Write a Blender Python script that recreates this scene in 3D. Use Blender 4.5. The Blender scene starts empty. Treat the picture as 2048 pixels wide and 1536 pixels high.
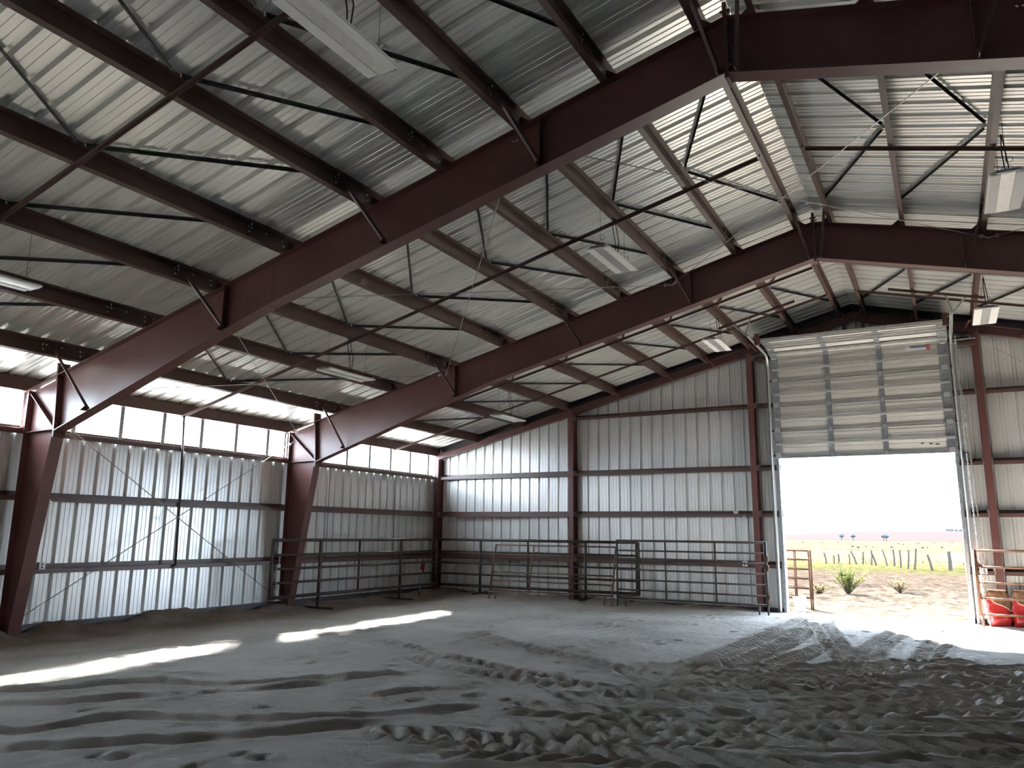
import bpy, math, random
import numpy as np
from mathutils import Vector, Matrix
random.seed(7)
SC = bpy.context.scene
COL = SC.collection
PI = math.pi

# ------------------------------------------------------------------ camera
YAW, PITCH, ROLL = 0.5106, 0.1910, 0.0113
CAM = Vector((13.377, -19.364, 1.768))
fwd = Vector((-math.sin(YAW)*math.cos(PITCH), math.cos(YAW)*math.cos(PITCH), math.sin(PITCH)))
rgt = Vector((math.cos(YAW), math.sin(YAW), 0)); upv = rgt.cross(fwd)
r2 = math.cos(ROLL)*rgt + math.sin(ROLL)*upv
u2 = -math.sin(ROLL)*rgt + math.cos(ROLL)*upv
cd = bpy.data.cameras.new('camera'); cam = bpy.data.objects.new('camera', cd); COL.objects.link(cam)
cd.sensor_fit = 'HORIZONTAL'; cd.sensor_width = 36.0; cd.lens = 1535.56/2048*36.0
cd.clip_start = 0.05; cd.clip_end = 3000
cam.matrix_world = Matrix(((r2.x, u2.x, -fwd.x, CAM.x), (r2.y, u2.y, -fwd.y, CAM.y), (r2.z, u2.z, -fwd.z, CAM.z), (0, 0, 0, 1)))
SC.camera = cam

# ------------------------------------------------------------------ sky, sun, exposure
world = bpy.data.worlds.new('sky'); SC.world = world; world.use_nodes = True
wn = world.node_tree.nodes; wl = world.node_tree.links
bg = wn['Background']; bg.inputs['Color'].default_value = (0.66, 0.82, 1.0, 1); bg.inputs['Strength'].default_value = 0.60
SUN_TO = Vector((-0.622*0.844, 0.783*0.844, 0.536)).normalized()
sd = bpy.data.lights.new('sun', 'SUN'); sd.energy = 3.4; sd.angle = math.radians(3.0); sd.color = (1.0, 0.955, 0.885)
sun = bpy.data.objects.new('sun', sd); COL.objects.link(sun)
sun.rotation_euler = SUN_TO.to_track_quat('Z', 'Y').to_euler(); sun.location = SUN_TO*60
SC.view_settings.view_transform = 'Standard'; SC.view_settings.look = 'None'
SC.view_settings.gamma = 1.0; SC.view_settings.use_curve_mapping = False
SC.view_settings.exposure = 5.6
SC.cycles.use_denoising = True
SC.cycles.max_bounces = 7; SC.cycles.diffuse_bounces = 5; SC.cycles.glossy_bounces = 3
SC.cycles.use_adaptive_sampling = True; SC.cycles.adaptive_threshold = 0.03
SC.cycles.transparent_max_bounces = 12
SC.cycles.caustics_reflective = False; SC.cycles.caustics_refractive = False
SC.cycles.sample_clamp_indirect = 12.0

# ------------------------------------------------------------------ building dimensions
W2 = 11.81; WX = 2*W2          # half span, span between girt planes
SL = 0.25                       # roof slope
YF = [-6.10, -12.10, -18.10]    # frames
YB = -24.30                     # front wall (behind camera)
RT = 4.05                       # rafter top at x=0
SH = 4.29                       # roof sheet pan at x=0
PX = [1.40, 2.95, 4.38, 5.78, 7.23, 8.33, 9.41, 10.50, 11.56]
ORD = ['first', 'second', 'third', 'fourth', 'fifth', 'sixth', 'seventh', 'eighth', 'ninth', 'tenth']
nS = Vector((-SL, 0, 1)).normalized(); tS = Vector((1, 0, SL)).normalized()

# ------------------------------------------------------------------ helpers
def material(name, base, rough=0.5, metal=0.0, spec=0.5, var=0.0, scale=4.0, col2=None, bump=0.0, bscale=60.0, stretch=None, detail=4.0):
    m = bpy.data.materials.new(name); m.use_nodes = True
    n = m.node_tree.nodes; l = m.node_tree.links; b = n['Principled BSDF']
    b.inputs['Base Color'].default_value = (*base, 1); b.inputs['Roughness'].default_value = rough
    b.inputs['Metallic'].default_value = metal; b.inputs['Specular IOR Level'].default_value = spec
    tc = n.new('ShaderNodeTexCoord'); mp = n.new('ShaderNodeMapping'); l.new(tc.outputs['Object'], mp.inputs['Vector'])
    if stretch: mp.inputs['Scale'].default_value = stretch
    if var > 0 or col2:
        t = n.new('ShaderNodeTexNoise'); t.inputs['Scale'].default_value = scale; t.inputs['Detail'].default_value = detail
        l.new(mp.outputs['Vector'], t.inputs['Vector'])
        r = n.new('ShaderNodeValToRGB')
        c2 = col2 if col2 else tuple(max(0, c*(1-var)) for c in base)
        r.color_ramp.elements[0].position = 0.32; r.color_ramp.elements[1].position = 0.68
        r.color_ramp.elements[0].color = (*c2, 1); r.color_ramp.elements[1].color = (*base, 1)
        l.new(t.outputs['Fac'], r.inputs['Fac']); l.new(r.outputs['Color'], b.inputs['Base Color'])
    if bump > 0:
        t2 = n.new('ShaderNodeTexNoise'); t2.inputs['Scale'].default_value = bscale; t2.inputs['Detail'].default_value = 5
        l.new(mp.outputs['Vector'], t2.inputs['Vector'])
        bp = n.new('ShaderNodeBump'); bp.inputs['Strength'].default_value = bump; bp.inputs['Distance'].default_value = 0.02
        l.new(t2.outputs['Fac'], bp.inputs['Height']); l.new(bp.outputs['Normal'], b.inputs['Normal'])
    return m

M = {}
M['red'] = material('red_oxide_primer', (0.132, 0.052, 0.047), 0.38, 0, 0.5, 0.18, 1.6)
M['purlin'] = material('brown_primer', (0.118, 0.066, 0.056), 0.40, 0, 0.5, 0.25, 2.2)
M['sheet'] = material('off_white_sheet_metal', (0.82, 0.81, 0.765), 0.30, 0.45, 0.6, 0.07, 0.9)
M['wall'] = material('pale_grey_sheet_metal', (0.79, 0.79, 0.775), 0.30, 0.35, 0.6, 0.07, 1.2)
M['trimdark'] = material('dark_brown_trim', (0.050, 0.042, 0.050), 0.45, 0, 0.5, 0.2, 3)
M['strap'] = material('dark_steel_strap', (0.10, 0.11, 0.11), 0.36, 0.75, 0.5, 0.3, 8)
M['galv'] = material('galvanised_steel', (0.42, 0.45, 0.48), 0.40, 0.75, 0.5, 0.35, 22.0)
M['galvlite'] = material('bright_zinc', (0.62, 0.62, 0.60), 0.38, 0.6, 0.5, 0.15, 14)
M['cable'] = material('steel_cable', (0.40, 0.40, 0.39), 0.4, 0.7, 0.5)
M['doorskin'] = material('door_panel_white', (0.72, 0.70, 0.655), 0.38, 0, 0.5, 0.05, 2)
M['white'] = material('white_enamel', (0.90, 0.89, 0.86), 0.35, 0, 0.5, 0.03, 4)
M['lens'] = material('frosted_lens', (0.88, 0.87, 0.84), 0.5, 0, 0.4, 0.03, 9)
M['black'] = material('black_cable_jacket', (0.02, 0.02, 0.02), 0.5)
M['pipe'] = material('weathered_pipe', (0.070, 0.050, 0.040), 0.6, 0.0, 0.4, 0.45, 5.0, col2=(0.038, 0.036, 0.033))
M['rust'] = material('rusty_pipe', (0.205, 0.105, 0.065), 0.7, 0.1, 0.4, 0, 9.0, col2=(0.115, 0.062, 0.042))
M['darkrust'] = material('darkened_rust', (0.052, 0.027, 0.017), 0.9, 0.0, 0.05, 0, 9.0, col2=(0.034, 0.019, 0.013))  # rust colour darkened so the sunlit yard panels don't wash out at this exposure
M['bolt'] = material('zinc_bolt', (0.90, 0.90, 0.88), 0.35, 0.2)
M['plate'] = material('outlet_grey', (0.62, 0.62, 0.60), 0.45, 0.2, 0.5, 0.1, 30)
M['conduit'] = material('pale_conduit', (0.88, 0.88, 0.86), 0.4, 0.0)
M['bagred'] = material('red_plastic_sack', (0.47, 0.03, 0.03), 0.30, 0, 0.55, 0.2, 6, bump=0.25, bscale=14)
M['bagbrown'] = material('brown_sack_print', (0.17, 0.085, 0.05), 0.35, 0, 0.5, 0, 12, col2=(0.36, 0.22, 0.13), bump=0.25, bscale=14)
M['bagline'] = material('cream_sack_stripe', (0.72, 0.62, 0.52), 0.4)
M['redrope'] = material('red_webbing', (0.42, 0.03, 0.035), 0.7, 0, 0.3, 0.3, 20)
M['stick'] = material('pale_fibreglass', (0.66, 0.66, 0.64), 0.5)
M['bucket'] = material('white_plastic_bucket', (0.78, 0.79, 0.80), 0.4)
M['wood'] = material('weathered_grey_wood', (0.040, 0.032, 0.027), 1.0, 0, 0.0, 0.4, 9, stretch=(6, 6, 0.6))
M['stickerblue'] = material('sticker_blue', (0.05, 0.09, 0.30), 0.5)
M['stickerred'] = material('sticker_red', (0.60, 0.08, 0.05), 0.5)
M['stickerwhite'] = material('sticker_white', (0.82, 0.82, 0.80), 0.5)
M['cow'] = material('dark_hide', (0.010, 0.008, 0.007), 1.0, 0, 0.0)
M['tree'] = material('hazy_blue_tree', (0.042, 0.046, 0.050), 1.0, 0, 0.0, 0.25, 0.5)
M['stone'] = material('pale_trough', (0.60, 0.62, 0.64), 0.6, 0, 0.3, 0.1, 3)
M['weed'] = material('yellow_straw_wisp', (0.62, 0.50, 0.20), 0.7)

def sand_material():
    m = bpy.data.materials.new('arena_sand'); m.use_nodes = True
    n = m.node_tree.nodes; l = m.node_tree.links; b = n['Principled BSDF']
    b.inputs['Roughness'].default_value = 0.9; b.inputs['Specular IOR Level'].default_value = 0.08
    tc = n.new('ShaderNodeTexCoord')
    t = n.new('ShaderNodeTexNoise'); t.inputs['Scale'].default_value = 0.55; t.inputs['Detail'].default_value = 6
    l.new(tc.outputs['Object'], t.inputs['Vector'])
    r = n.new('ShaderNodeValToRGB')
    r.color_ramp.elements[0].position = 0.33; r.color_ramp.elements[0].color = (0.30, 0.276, 0.248, 1)
    r.color_ramp.elements[1].position = 0.66; r.color_ramp.elements[1].color = (0.43, 0.405, 0.375, 1)
    l.new(t.outputs['Fac'], r.inputs['Fac'])
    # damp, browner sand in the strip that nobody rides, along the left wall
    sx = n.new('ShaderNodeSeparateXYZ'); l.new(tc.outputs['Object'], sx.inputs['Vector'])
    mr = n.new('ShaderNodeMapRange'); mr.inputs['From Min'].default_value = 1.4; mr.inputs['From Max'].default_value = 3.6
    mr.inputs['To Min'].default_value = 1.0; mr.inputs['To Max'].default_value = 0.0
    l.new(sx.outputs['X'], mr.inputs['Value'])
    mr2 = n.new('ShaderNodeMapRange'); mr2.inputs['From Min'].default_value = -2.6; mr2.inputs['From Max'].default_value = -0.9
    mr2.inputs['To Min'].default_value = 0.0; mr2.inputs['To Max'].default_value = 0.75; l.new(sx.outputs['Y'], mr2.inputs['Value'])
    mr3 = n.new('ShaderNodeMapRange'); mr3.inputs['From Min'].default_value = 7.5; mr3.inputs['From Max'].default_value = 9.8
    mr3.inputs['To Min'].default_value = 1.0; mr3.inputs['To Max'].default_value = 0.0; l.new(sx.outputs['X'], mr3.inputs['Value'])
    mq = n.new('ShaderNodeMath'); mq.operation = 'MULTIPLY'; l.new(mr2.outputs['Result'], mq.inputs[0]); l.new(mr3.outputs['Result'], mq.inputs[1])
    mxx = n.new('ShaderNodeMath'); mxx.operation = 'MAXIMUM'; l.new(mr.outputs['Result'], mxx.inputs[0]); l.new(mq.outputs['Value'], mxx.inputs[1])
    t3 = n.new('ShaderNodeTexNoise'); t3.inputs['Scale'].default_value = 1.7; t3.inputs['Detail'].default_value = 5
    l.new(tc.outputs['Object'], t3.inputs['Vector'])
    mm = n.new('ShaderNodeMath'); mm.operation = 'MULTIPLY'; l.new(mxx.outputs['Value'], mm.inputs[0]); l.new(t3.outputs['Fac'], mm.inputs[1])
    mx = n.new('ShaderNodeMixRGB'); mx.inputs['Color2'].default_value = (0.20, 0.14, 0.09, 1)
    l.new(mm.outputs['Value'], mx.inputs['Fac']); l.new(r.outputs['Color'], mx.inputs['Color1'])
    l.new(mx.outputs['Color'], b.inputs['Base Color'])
    t2 = n.new('ShaderNodeTexNoise'); t2.inputs['Scale'].default_value = 38; t2.inputs['Detail'].default_value = 8; t2.inputs['Roughness'].default_value = 0.7
    l.new(tc.outputs['Object'], t2.inputs['Vector'])
    bp = n.new('ShaderNodeBump'); bp.inputs['Strength'].default_value = 0.8; bp.inputs['Distance'].default_value = 0.03
    l.new(t2.outputs['Fac'], bp.inputs['Height']); l.new(bp.outputs['Normal'], b.inputs['Normal'])
    return m
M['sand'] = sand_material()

def ground_material():
    m = bpy.data.materials.new('dry_pasture'); m.use_nodes = True
    n = m.node_tree.nodes; l = m.node_tree.links; b = n['Principled BSDF']
    b.inputs['Roughness'].default_value = 1.0; b.inputs['Specular IOR Level'].default_value = 0.0
    tc = n.new('ShaderNodeTexCoord'); sx = n.new('ShaderNodeSeparateXYZ'); l.new(tc.outputs['Object'], sx.inputs['Vector'])
    nz = n.new('ShaderNodeTexNoise'); nz.inputs['Scale'].default_value = 0.35; nz.inputs['Detail'].default_value = 8
    l.new(tc.outputs['Object'], nz.inputs['Vector'])
    ad = n.new('ShaderNodeMath'); ad.operation = 'MULTIPLY_ADD'; ad.inputs[1].default_value = 5.0
    l.new(nz.outputs['Fac'], ad.inputs[0]); l.new(sx.outputs['Y'], ad.inputs[2])
    sc = n.new('ShaderNodeMath'); sc.operation = 'DIVIDE'; sc.inputs[1].default_value = 2000.0; l.new(ad.outputs['Value'], sc.inputs[0])
    r = n.new('ShaderNodeValToRGB'); cr = r.color_ramp
    cr.elements[0].position = 0.0; cr.elements[0].color = (0.0532, 0.0457, 0.0374, 1)
    cr.elements[1].position = 1.0; cr.elements[1].color = (0.0269, 0.0218, 0.0218, 1)
    for pos, c in [(4.5, (0.0501, 0.0427, 0.0344)), (9, (0.0209, 0.0165, 0.0134)), (27, (0.0240, 0.0179, 0.0143)), (32, (0.0202, 0.0209, 0.0082)), (38, (0.0240, 0.0240, 0.0098)),
                   (42, (0.0472, 0.0359, 0.0195)), (72, (0.0472, 0.0359, 0.0202)), (80, (0.0240, 0.0158, 0.0113)), (110, (0.0240, 0.0158, 0.0113)), (330, (0.0299, 0.0314, 0.0173)), (1600, (0.0314, 0.0314, 0.0202)), (1750, (0.0269, 0.0202, 0.0195))]:
        e = cr.elements.new(pos/2000.0); e.color = (*c, 1)
    l.new(sc.outputs['Value'], r.inputs['Fac'])
    n2 = n.new('ShaderNodeTexNoise'); n2.inputs['Scale'].default_value = 2.2; n2.inputs['Detail'].default_value = 8; n2.inputs['Roughness'].default_value = 0.75
    l.new(tc.outputs['Object'], n2.inputs['Vector'])
    r2_ = n.new('ShaderNodeValToRGB'); r2_.color_ramp.elements[0].position = 0.40; r2_.color_ramp.elements[0].color = (0.45, 0.44, 0.42, 1)
    r2_.color_ramp.elements[1].position = 0.60; r2_.color_ramp.elements[1].color = (1.25, 1.2, 1.15, 1)
    l.new(n2.outputs['Fac'], r2_.inputs['Fac'])
    mx = n.new('ShaderNodeMixRGB'); mx.blend_type = 'MULTIPLY'; mx.inputs['Fac'].default_value = 1.0
    l.new(r.outputs['Color'], mx.inputs['Color1']); l.new(r2_.outputs['Color'], mx.inputs['Color2'])
    l.new(mx.outputs['Color'], b.inputs['Base Color'])
    return m
M['ground'] = ground_material()
def thin_leaf(name, c1, c2):
    m = bpy.data.materials.new(name); m.use_nodes = True; n = m.node_tree.nodes; l = m.node_tree.links
    for x in list(n):
        if x.type != 'OUTPUT_MATERIAL': n.remove(x)
    out = [x for x in n if x.type == 'OUTPUT_MATERIAL'][0]
    tc = n.new('ShaderNodeTexCoord'); t = n.new('ShaderNodeTexNoise'); t.inputs['Scale'].default_value = 3.0; l.new(tc.outputs['Object'], t.inputs['Vector'])
    r = n.new('ShaderNodeValToRGB'); r.color_ramp.elements[0].position = 0.35; r.color_ramp.elements[1].position = 0.65
    r.color_ramp.elements[0].color = (*c1, 1); r.color_ramp.elements[1].color = (*c2, 1); l.new(t.outputs['Fac'], r.inputs['Fac'])
    d = n.new('ShaderNodeBsdfDiffuse'); tl = n.new('ShaderNodeBsdfTranslucent'); l.new(r.outputs['Color'], d.inputs['Color']); l.new(r.outputs['Color'], tl.inputs['Color'])
    mx = n.new('ShaderNodeMixShader'); mx.inputs['Fac'].default_value = 0.5; l.new(d.outputs[0], mx.inputs[1]); l.new(tl.outputs[0], mx.inputs[2]); l.new(mx.outputs[0], out.inputs['Surface'])
    return m
M['leaf'] = thin_leaf('thin_green_leaf', (0.055, 0.070, 0.016), (0.085, 0.085, 0.03))
M['dryleaf'] = thin_leaf('thin_dry_straw', (0.062, 0.047, 0.025), (0.095, 0.072, 0.038))

def pane_material(name, c, f):
    m = bpy.data.materials.new(name); m.use_nodes = True
    n = m.node_tree.nodes; l = m.node_tree.links
    for x in list(n):
        if x.type != 'OUTPUT_MATERIAL': n.remove(x)
    out = [x for x in n if x.type == 'OUTPUT_MATERIAL'][0]
    tr = n.new('ShaderNodeBsdfTransparent'); tr.inputs['Color'].default_value = (*c, 1)
    tl = n.new('ShaderNodeBsdfTranslucent'); tl.inputs['Color'].default_value = (*c, 1)
    mx = n.new('ShaderNodeMixShader'); mx.inputs['Fac'].default_value = f
    l.new(tr.outputs[0], mx.inputs[1]); l.new(tl.outputs[0], mx.inputs[2]); l.new(mx.outputs[0], out.inputs['Surface'])
    return m
M['pane'] = pane_material('translucent_skylight_panel', (0.95, 0.97, 0.98), 0.18)
M['mullion'] = material('grey_green_window_bar', (0.30, 0.36, 0.36), 0.4, 0.2)

def tag(o, label=None, cat=None, group=None, kind=None):
    if label: o['label'] = label
    if cat: o['category'] = cat
    if group: o['group'] = group
    if kind: o['kind'] = kind
    return o
def thing(name, label, cat, loc=(0, 0, 0), group=None, kind=None, rotz=0.0):
    o = bpy.data.objects.new(name, None); COL.objects.link(o); o.location = loc; o.rotation_euler = (0, 0, rotz)
    o.empty_display_size = 0.2
    return tag(o, label, cat, group, kind)
def wloc(o):
    v = Vector((0, 0, 0))
    while o is not None:
        v = v + o.location; o = o.parent
    return v

class MB:
    def __init__(s): s.v = []; s.f = []
    def add(s, vs, fs):
        b = len(s.v); s.v += [tuple(v) for v in vs]; s.f += [tuple(i+b for i in f) for f in fs]; return s
    def box(s, a, b):
        (x0, y0, z0), (x1, y1, z1) = a, b
        return s.add([(x0, y0, z0), (x1, y0, z0), (x1, y1, z0), (x0, y1, z0), (x0, y0, z1), (x1, y0, z1), (x1, y1, z1), (x0, y1, z1)],
                     [(0, 3, 2, 1), (4, 5, 6, 7), (0, 1, 5, 4), (1, 2, 6, 5), (2, 3, 7, 6), (3, 0, 4, 7)])
    def bar(s, p0, p1, w, h, up=(0, 0, 1)):
        p0 = Vector(p0); p1 = Vector(p1); d = (p1-p0).normalized(); up = Vector(up)
        if abs(d.dot(up)) > 0.98: up = Vector((1, 0, 0))
        sd_ = d.cross(up).normalized(); u = sd_.cross(d)
        vs = []
        for p in (p0, p1):
            for a, b in ((-1, -1), (1, -1), (1, 1), (-1, 1)): vs.append(p + sd_*(a*w/2) + u*(b*h/2))
        return s.add(vs, [(0, 1, 2, 3), (7, 6, 5, 4), (0, 4, 5, 1), (1, 5, 6, 2), (2, 6, 7, 3), (3, 7, 4, 0)])
    def prism(s, poly, o, u, v, w):
        o = Vector(o); u = Vector(u); v = Vector(v); w = Vector(w); n = len(poly)
        vs = [o + u*a + v*b for a, b in poly] + [o + u*a + v*b + w for a, b in poly]
        fs = [tuple(range(n))[::-1], tuple(range(n, 2*n))] + [(i, (i+1) % n, n+(i+1) % n, n+i) for i in range(n)]
        return s.add(vs, fs)
    def tube(s, pts, r, n=8, caps=True, closed=False):
        pts = [Vector(p) for p in pts]; m = len(pts); vs = []
        prev = None
        for i, p in enumerate(pts):
            if closed: d = (pts[(i+1) % m]-pts[i-1])
            else: d = pts[min(i+1, m-1)]-pts[max(i-1, 0)]
            d.normalize()
            if prev is None:
                up = Vector((0, 0, 1)) if abs(d.z) < 0.9 else Vector((1, 0, 0))
                a = d.cross(up).normalized()
            else:
                a = (prev - d*prev.dot(d)).normalized()
            prev = a; b = d.cross(a); rr = r[i] if isinstance(r, (list, tuple)) else r
            for k in range(n):
                t = 2*PI*k/n; vs.append(p + a*(rr*math.cos(t)) + b*(rr*math.sin(t)))
        fs = []
        for i in range(m if closed else m-1):
            j = (i+1) % m
            for k in range(n): fs.append((i*n+k, i*n+(k+1) % n, j*n+(k+1) % n, j*n+k))
        if caps and not closed: fs.append(tuple(range(n))[::-1]); fs.append(tuple(range((m-1)*n, m*n)))
        return s.add(vs, fs)
    def lathe(s, prof, c, n=16):
        c = Vector(c); vs = []; m = len(prof)
        for r, z in prof:
            for k in range(n): t = 2*PI*k/n; vs.append(c + Vector((r*math.cos(t), r*math.sin(t), z)))
        fs = [(i*n+k, i*n+(k+1) % n, (i+1)*n+(k+1) % n, (i+1)*n+k) for i in range(m-1) for k in range(n)]
        fs += [tuple(range(n))[::-1], tuple(range((m-1)*n, m*n))]
        return s.add(vs, fs)
    def mesh(s, name, mat, smooth=False):
        me = bpy.data.meshes.new(name); me.from_pydata(s.v, [], s.f); me.update()
        me.materials.append(M[mat])
        if smooth:
            me.polygons.foreach_set('use_smooth', [True]*len(me.polygons))
        return me
    def build(s, name, mat, parent=None, local=False, smooth=False):
        return place(name, s.mesh(name, mat, smooth), parent, local)
def place(name, me, parent=None, local=False, loc=None):
    o = bpy.data.objects.new(name, me); COL.objects.link(o)
    if parent is not None:
        o.parent = parent
        if not local: o.location = -wloc(parent)
    if loc is not None: o.location = Vector(o.location) + Vector(loc)
    return o
def dup(root, loc, label, rotz=None):
    def cp(o, par):
        c = o.copy(); COL.objects.link(c); c.parent = par
        for ch in o.children: cp(ch, c)
        return c
    c = cp(root, None); c.location = loc; c['label'] = label
    if rotz is not None: c.rotation_euler = (0, 0, rotz)
    return c
def arc(c, r, a0, a1, n, plane='yz'):
    out = []
    for i in range(n+1):
        t = a0+(a1-a0)*i/n
        out.append((c[0], c[1]+r*math.cos(t), c[2]+r*math.sin(t)) if plane == 'yz' else (c[0]+r*math.cos(t), c[1], c[2]+r*math.sin(t)))
    return out

# ------------------------------------------------------------------ sand floor
def vnoise(x, y, seed):
    rs = np.random.RandomState(seed); g = rs.rand(256, 256)
    xi = np.floor(x).astype(int); yi = np.floor(y).astype(int); fx = x-xi; fy = y-yi
    fx = fx*fx*(3-2*fx); fy = fy*fy*(3-2*fy)
    a = g[xi % 256, yi % 256]; b = g[(xi+1) % 256, yi % 256]; c = g[xi % 256, (yi+1) % 256]; d = g[(xi+1) % 256, (yi+1) % 256]
    return (a*(1-fx)+b*fx)*(1-fy)+(c*(1-fx)+d*fx)*fy - 0.5
def fbm(x, y, sc, oc, seed, gain=0.5):
    o = np.zeros_like(x); a = 1.0
    for k in range(oc):
        o += a*vnoise(x*sc+17.3*k, y*sc+9.1*k, seed+k); a *= gain; sc *= 2.03
    return o
def smooth_poly(P, step=0.05):
    P = np.array(P, float); n = len(P); out = []
    for i in range(n-1):
        p0 = P[max(i-1, 0)]; p1 = P[i]; p2 = P[i+1]; p3 = P[min(i+2, n-1)]
        k = max(2, int(np.linalg.norm(p2-p1)/step))
        for j in range(k):
            t = j/k
            out.append(0.5*((2*p1)+(-p0+p2)*t+(2*p0-5*p1+4*p2-p3)*t*t+(-p0+3*p1-3*p2+p3)*t**3))
    out.append(P[-1]); return np.array(out)
def track_coords(X, Y, P, reach):
    """arc length and signed offset of grid points within reach of a polyline"""
    Q = smooth_poly(P, 0.12); seg = np.diff(Q, axis=0); L = np.linalg.norm(seg, axis=1); S0 = np.concatenate([[0], np.cumsum(L)])
    x0, y0 = Q.min(0)-reach; x1, y1 = Q.max(0)+reach
    ix = np.where((X >= x0) & (X <= x1) & (Y >= y0) & (Y <= y1))
    px = X[ix]; py = Y[ix]; best = np.full(px.shape, 9e9); s = np.zeros_like(px); t = np.zeros_like(px)
    for i in range(len(seg)):
        if L[i] < 1e-6: continue
        d = seg[i]/L[i]; rx = px-Q[i, 0]; ry = py-Q[i, 1]
        a = np.clip(rx*d[0]+ry*d[1], 0, L[i]); ex = rx-a*d[0]; ey = ry-a*d[1]; q = ex*ex+ey*ey
        k = q < best; best[k] = q[k]; s[k] = S0[i]+a[k]; t[k] = (np.sign(d[0]*ry-d[1]*rx)*np.sqrt(q))[k]
    return ix, s, t, S0[-1]
def sstep(a, b, x):
    t = np.clip((x-a)/(b-a), 0, 1); return t*t*(3-2*t)
def tread(Z, X, Y, P, w=0.46, depth=0.035, lug=0.045, pitch=0.21, k=1.6, seed=1):
    """tyre print that replaces whatever was printed before: slanted lug ridges either side of the centre line"""
    ix, s, t, T = track_coords(X, Y, P, w)
    h = w/2; ends = sstep(0, 0.5, s)*(1-sstep(T-0.5, T, s)); wob = 0.03*vnoise(s*2.1, t*0+seed, 45+seed)
    m = (1-sstep(h*0.88, h*1.05, np.abs(t+wob)))*ends
    ph = s/pitch + k*np.abs(t)/w + np.where(t > 0, 0.0, 0.5) + 0.35*vnoise(s*1.7, t*2.0+seed, 80+seed)
    f = ph-np.floor(ph)
    ridge = sstep(0.0, 0.34, f)*(1-sstep(0.34, 0.98, f))
    fade = 0.75+0.7*vnoise(s*1.9, t*3+seed*3.1, 40+seed)
    crumb = 0.010*vnoise(X[ix]*16, Y[ix]*16, 99)+0.006*vnoise(X[ix]*37, Y[ix]*37, 98)
    new = -depth + lug*2.1*fade*ridge*(1-0.4*np.exp(-(t/0.045)**2)) + crumb
    Z[ix] = Z[ix]*(1-m) + (0.35*Z[ix]*m + new*m)
    Z[ix] += np.exp(-((np.abs(t)-h*1.10)/0.05)**2)*0.022*ends
def rut(Z, X, Y, P, w=0.075, depth=0.045, berm=0.05, seed=1):
    ix, s, t, T = track_coords(X, Y, P, 0.5)
    t = t + 0.06*vnoise(s*1.4, s*0+seed, 77)
    ends = sstep(0, 0.6, s)*(1-sstep(T-0.6, T, s)); a = 0.75+0.9*vnoise(s*1.5, s*0+seed, 70+seed)+0.25*vnoise(s*6, s*0+seed, 71)
    edge = np.where(t < 0.13, np.exp(-((t-0.13)/0.055)**2), np.exp(-((t-0.13)/0.16)**2))
    Z[ix] += ends*a*(-depth*np.exp(-(t/w)**2) + berm*edge + 0.4*berm*np.exp(-((t+0.15)/0.07)**2))

TRK = [
 ([(10.55, 0.9), (10.58, -1.24), (10.39, -5.23), (10.27, -7.39), (10.16, -8.91), (10.12, -10.4)], dict(w=0.50, lug=0.034, depth=0.03, pitch=0.19, seed=1)),
 ([(11.0, 0.9), (10.95, -2.2), (10.84, -6.28), (10.72, -7.79), (10.6, -8.89), (10.5, -10.1)], dict(w=0.46, lug=0.034, depth=0.03, pitch=0.19, seed=2)),
 ([(10.75, 0.5), (10.9, -1.6), (11.4, -4.16), (11.89, -6.49), (12.13, -7.81), (12.14, -8.81), (11.9, -9.9)], dict(w=0.48, lug=0.030, depth=0.028, pitch=0.19, seed=3)),
 ([(12.9, 0.8), (12.62, -1.55), (12.32, -3.54), (12.18, -5.41), (12.27, -7.03), (12.41, -7.93), (12.29, -9.2)], dict(w=0.5, lug=0.030, depth=0.028, pitch=0.19, seed=4)),
 ([(11.5, -5.0), (11.35, -6.6), (11.2, -7.8), (11.25, -9.0), (11.0, -10.0)], dict(w=0.45, lug=0.034, depth=0.03, pitch=0.19, seed=5)),
 ([(13.6, 0.5), (13.3, -2.4), (13.0, -5.0), (13.05, -7.4), (13.3, -9.4)], dict(w=0.45, lug=0.03, seed=15)),
 ([(4.7, -8.6), (5.21, -8.93), (6.16, -9.4), (6.93, -9.75), (7.69, -10.01), (8.42, -10.21), (9.1, -10.46), (9.9, -10.75)], dict(w=0.42, depth=0.045, lug=0.036, pitch=0.25, k=0.5, seed=6)),
 ([(5.6, -7.1), (6.14, -7.48), (6.9, -7.94), (7.77, -8.46), (8.57, -8.84), (9.32, -9.19), (9.95, -9.5)], dict(w=0.40, depth=0.042, lug=0.034, pitch=0.24, k=0.5, seed=7)),
 ([(6.2, -9.8), (6.71, -10.15), (7.52, -10.49), (8.22, -10.63), (8.84, -10.74), (9.5, -11.0)], dict(w=0.38, depth=0.042, lug=0.034, pitch=0.24, k=0.5, seed=8)),
 ([(11.6, -9.4), (12.6, -8.2), (13.6, -6.9), (14.8, -5.6)], dict(w=0.48, depth=0.035, lug=0.032, pitch=0.23, seed=14)),
]
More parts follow.
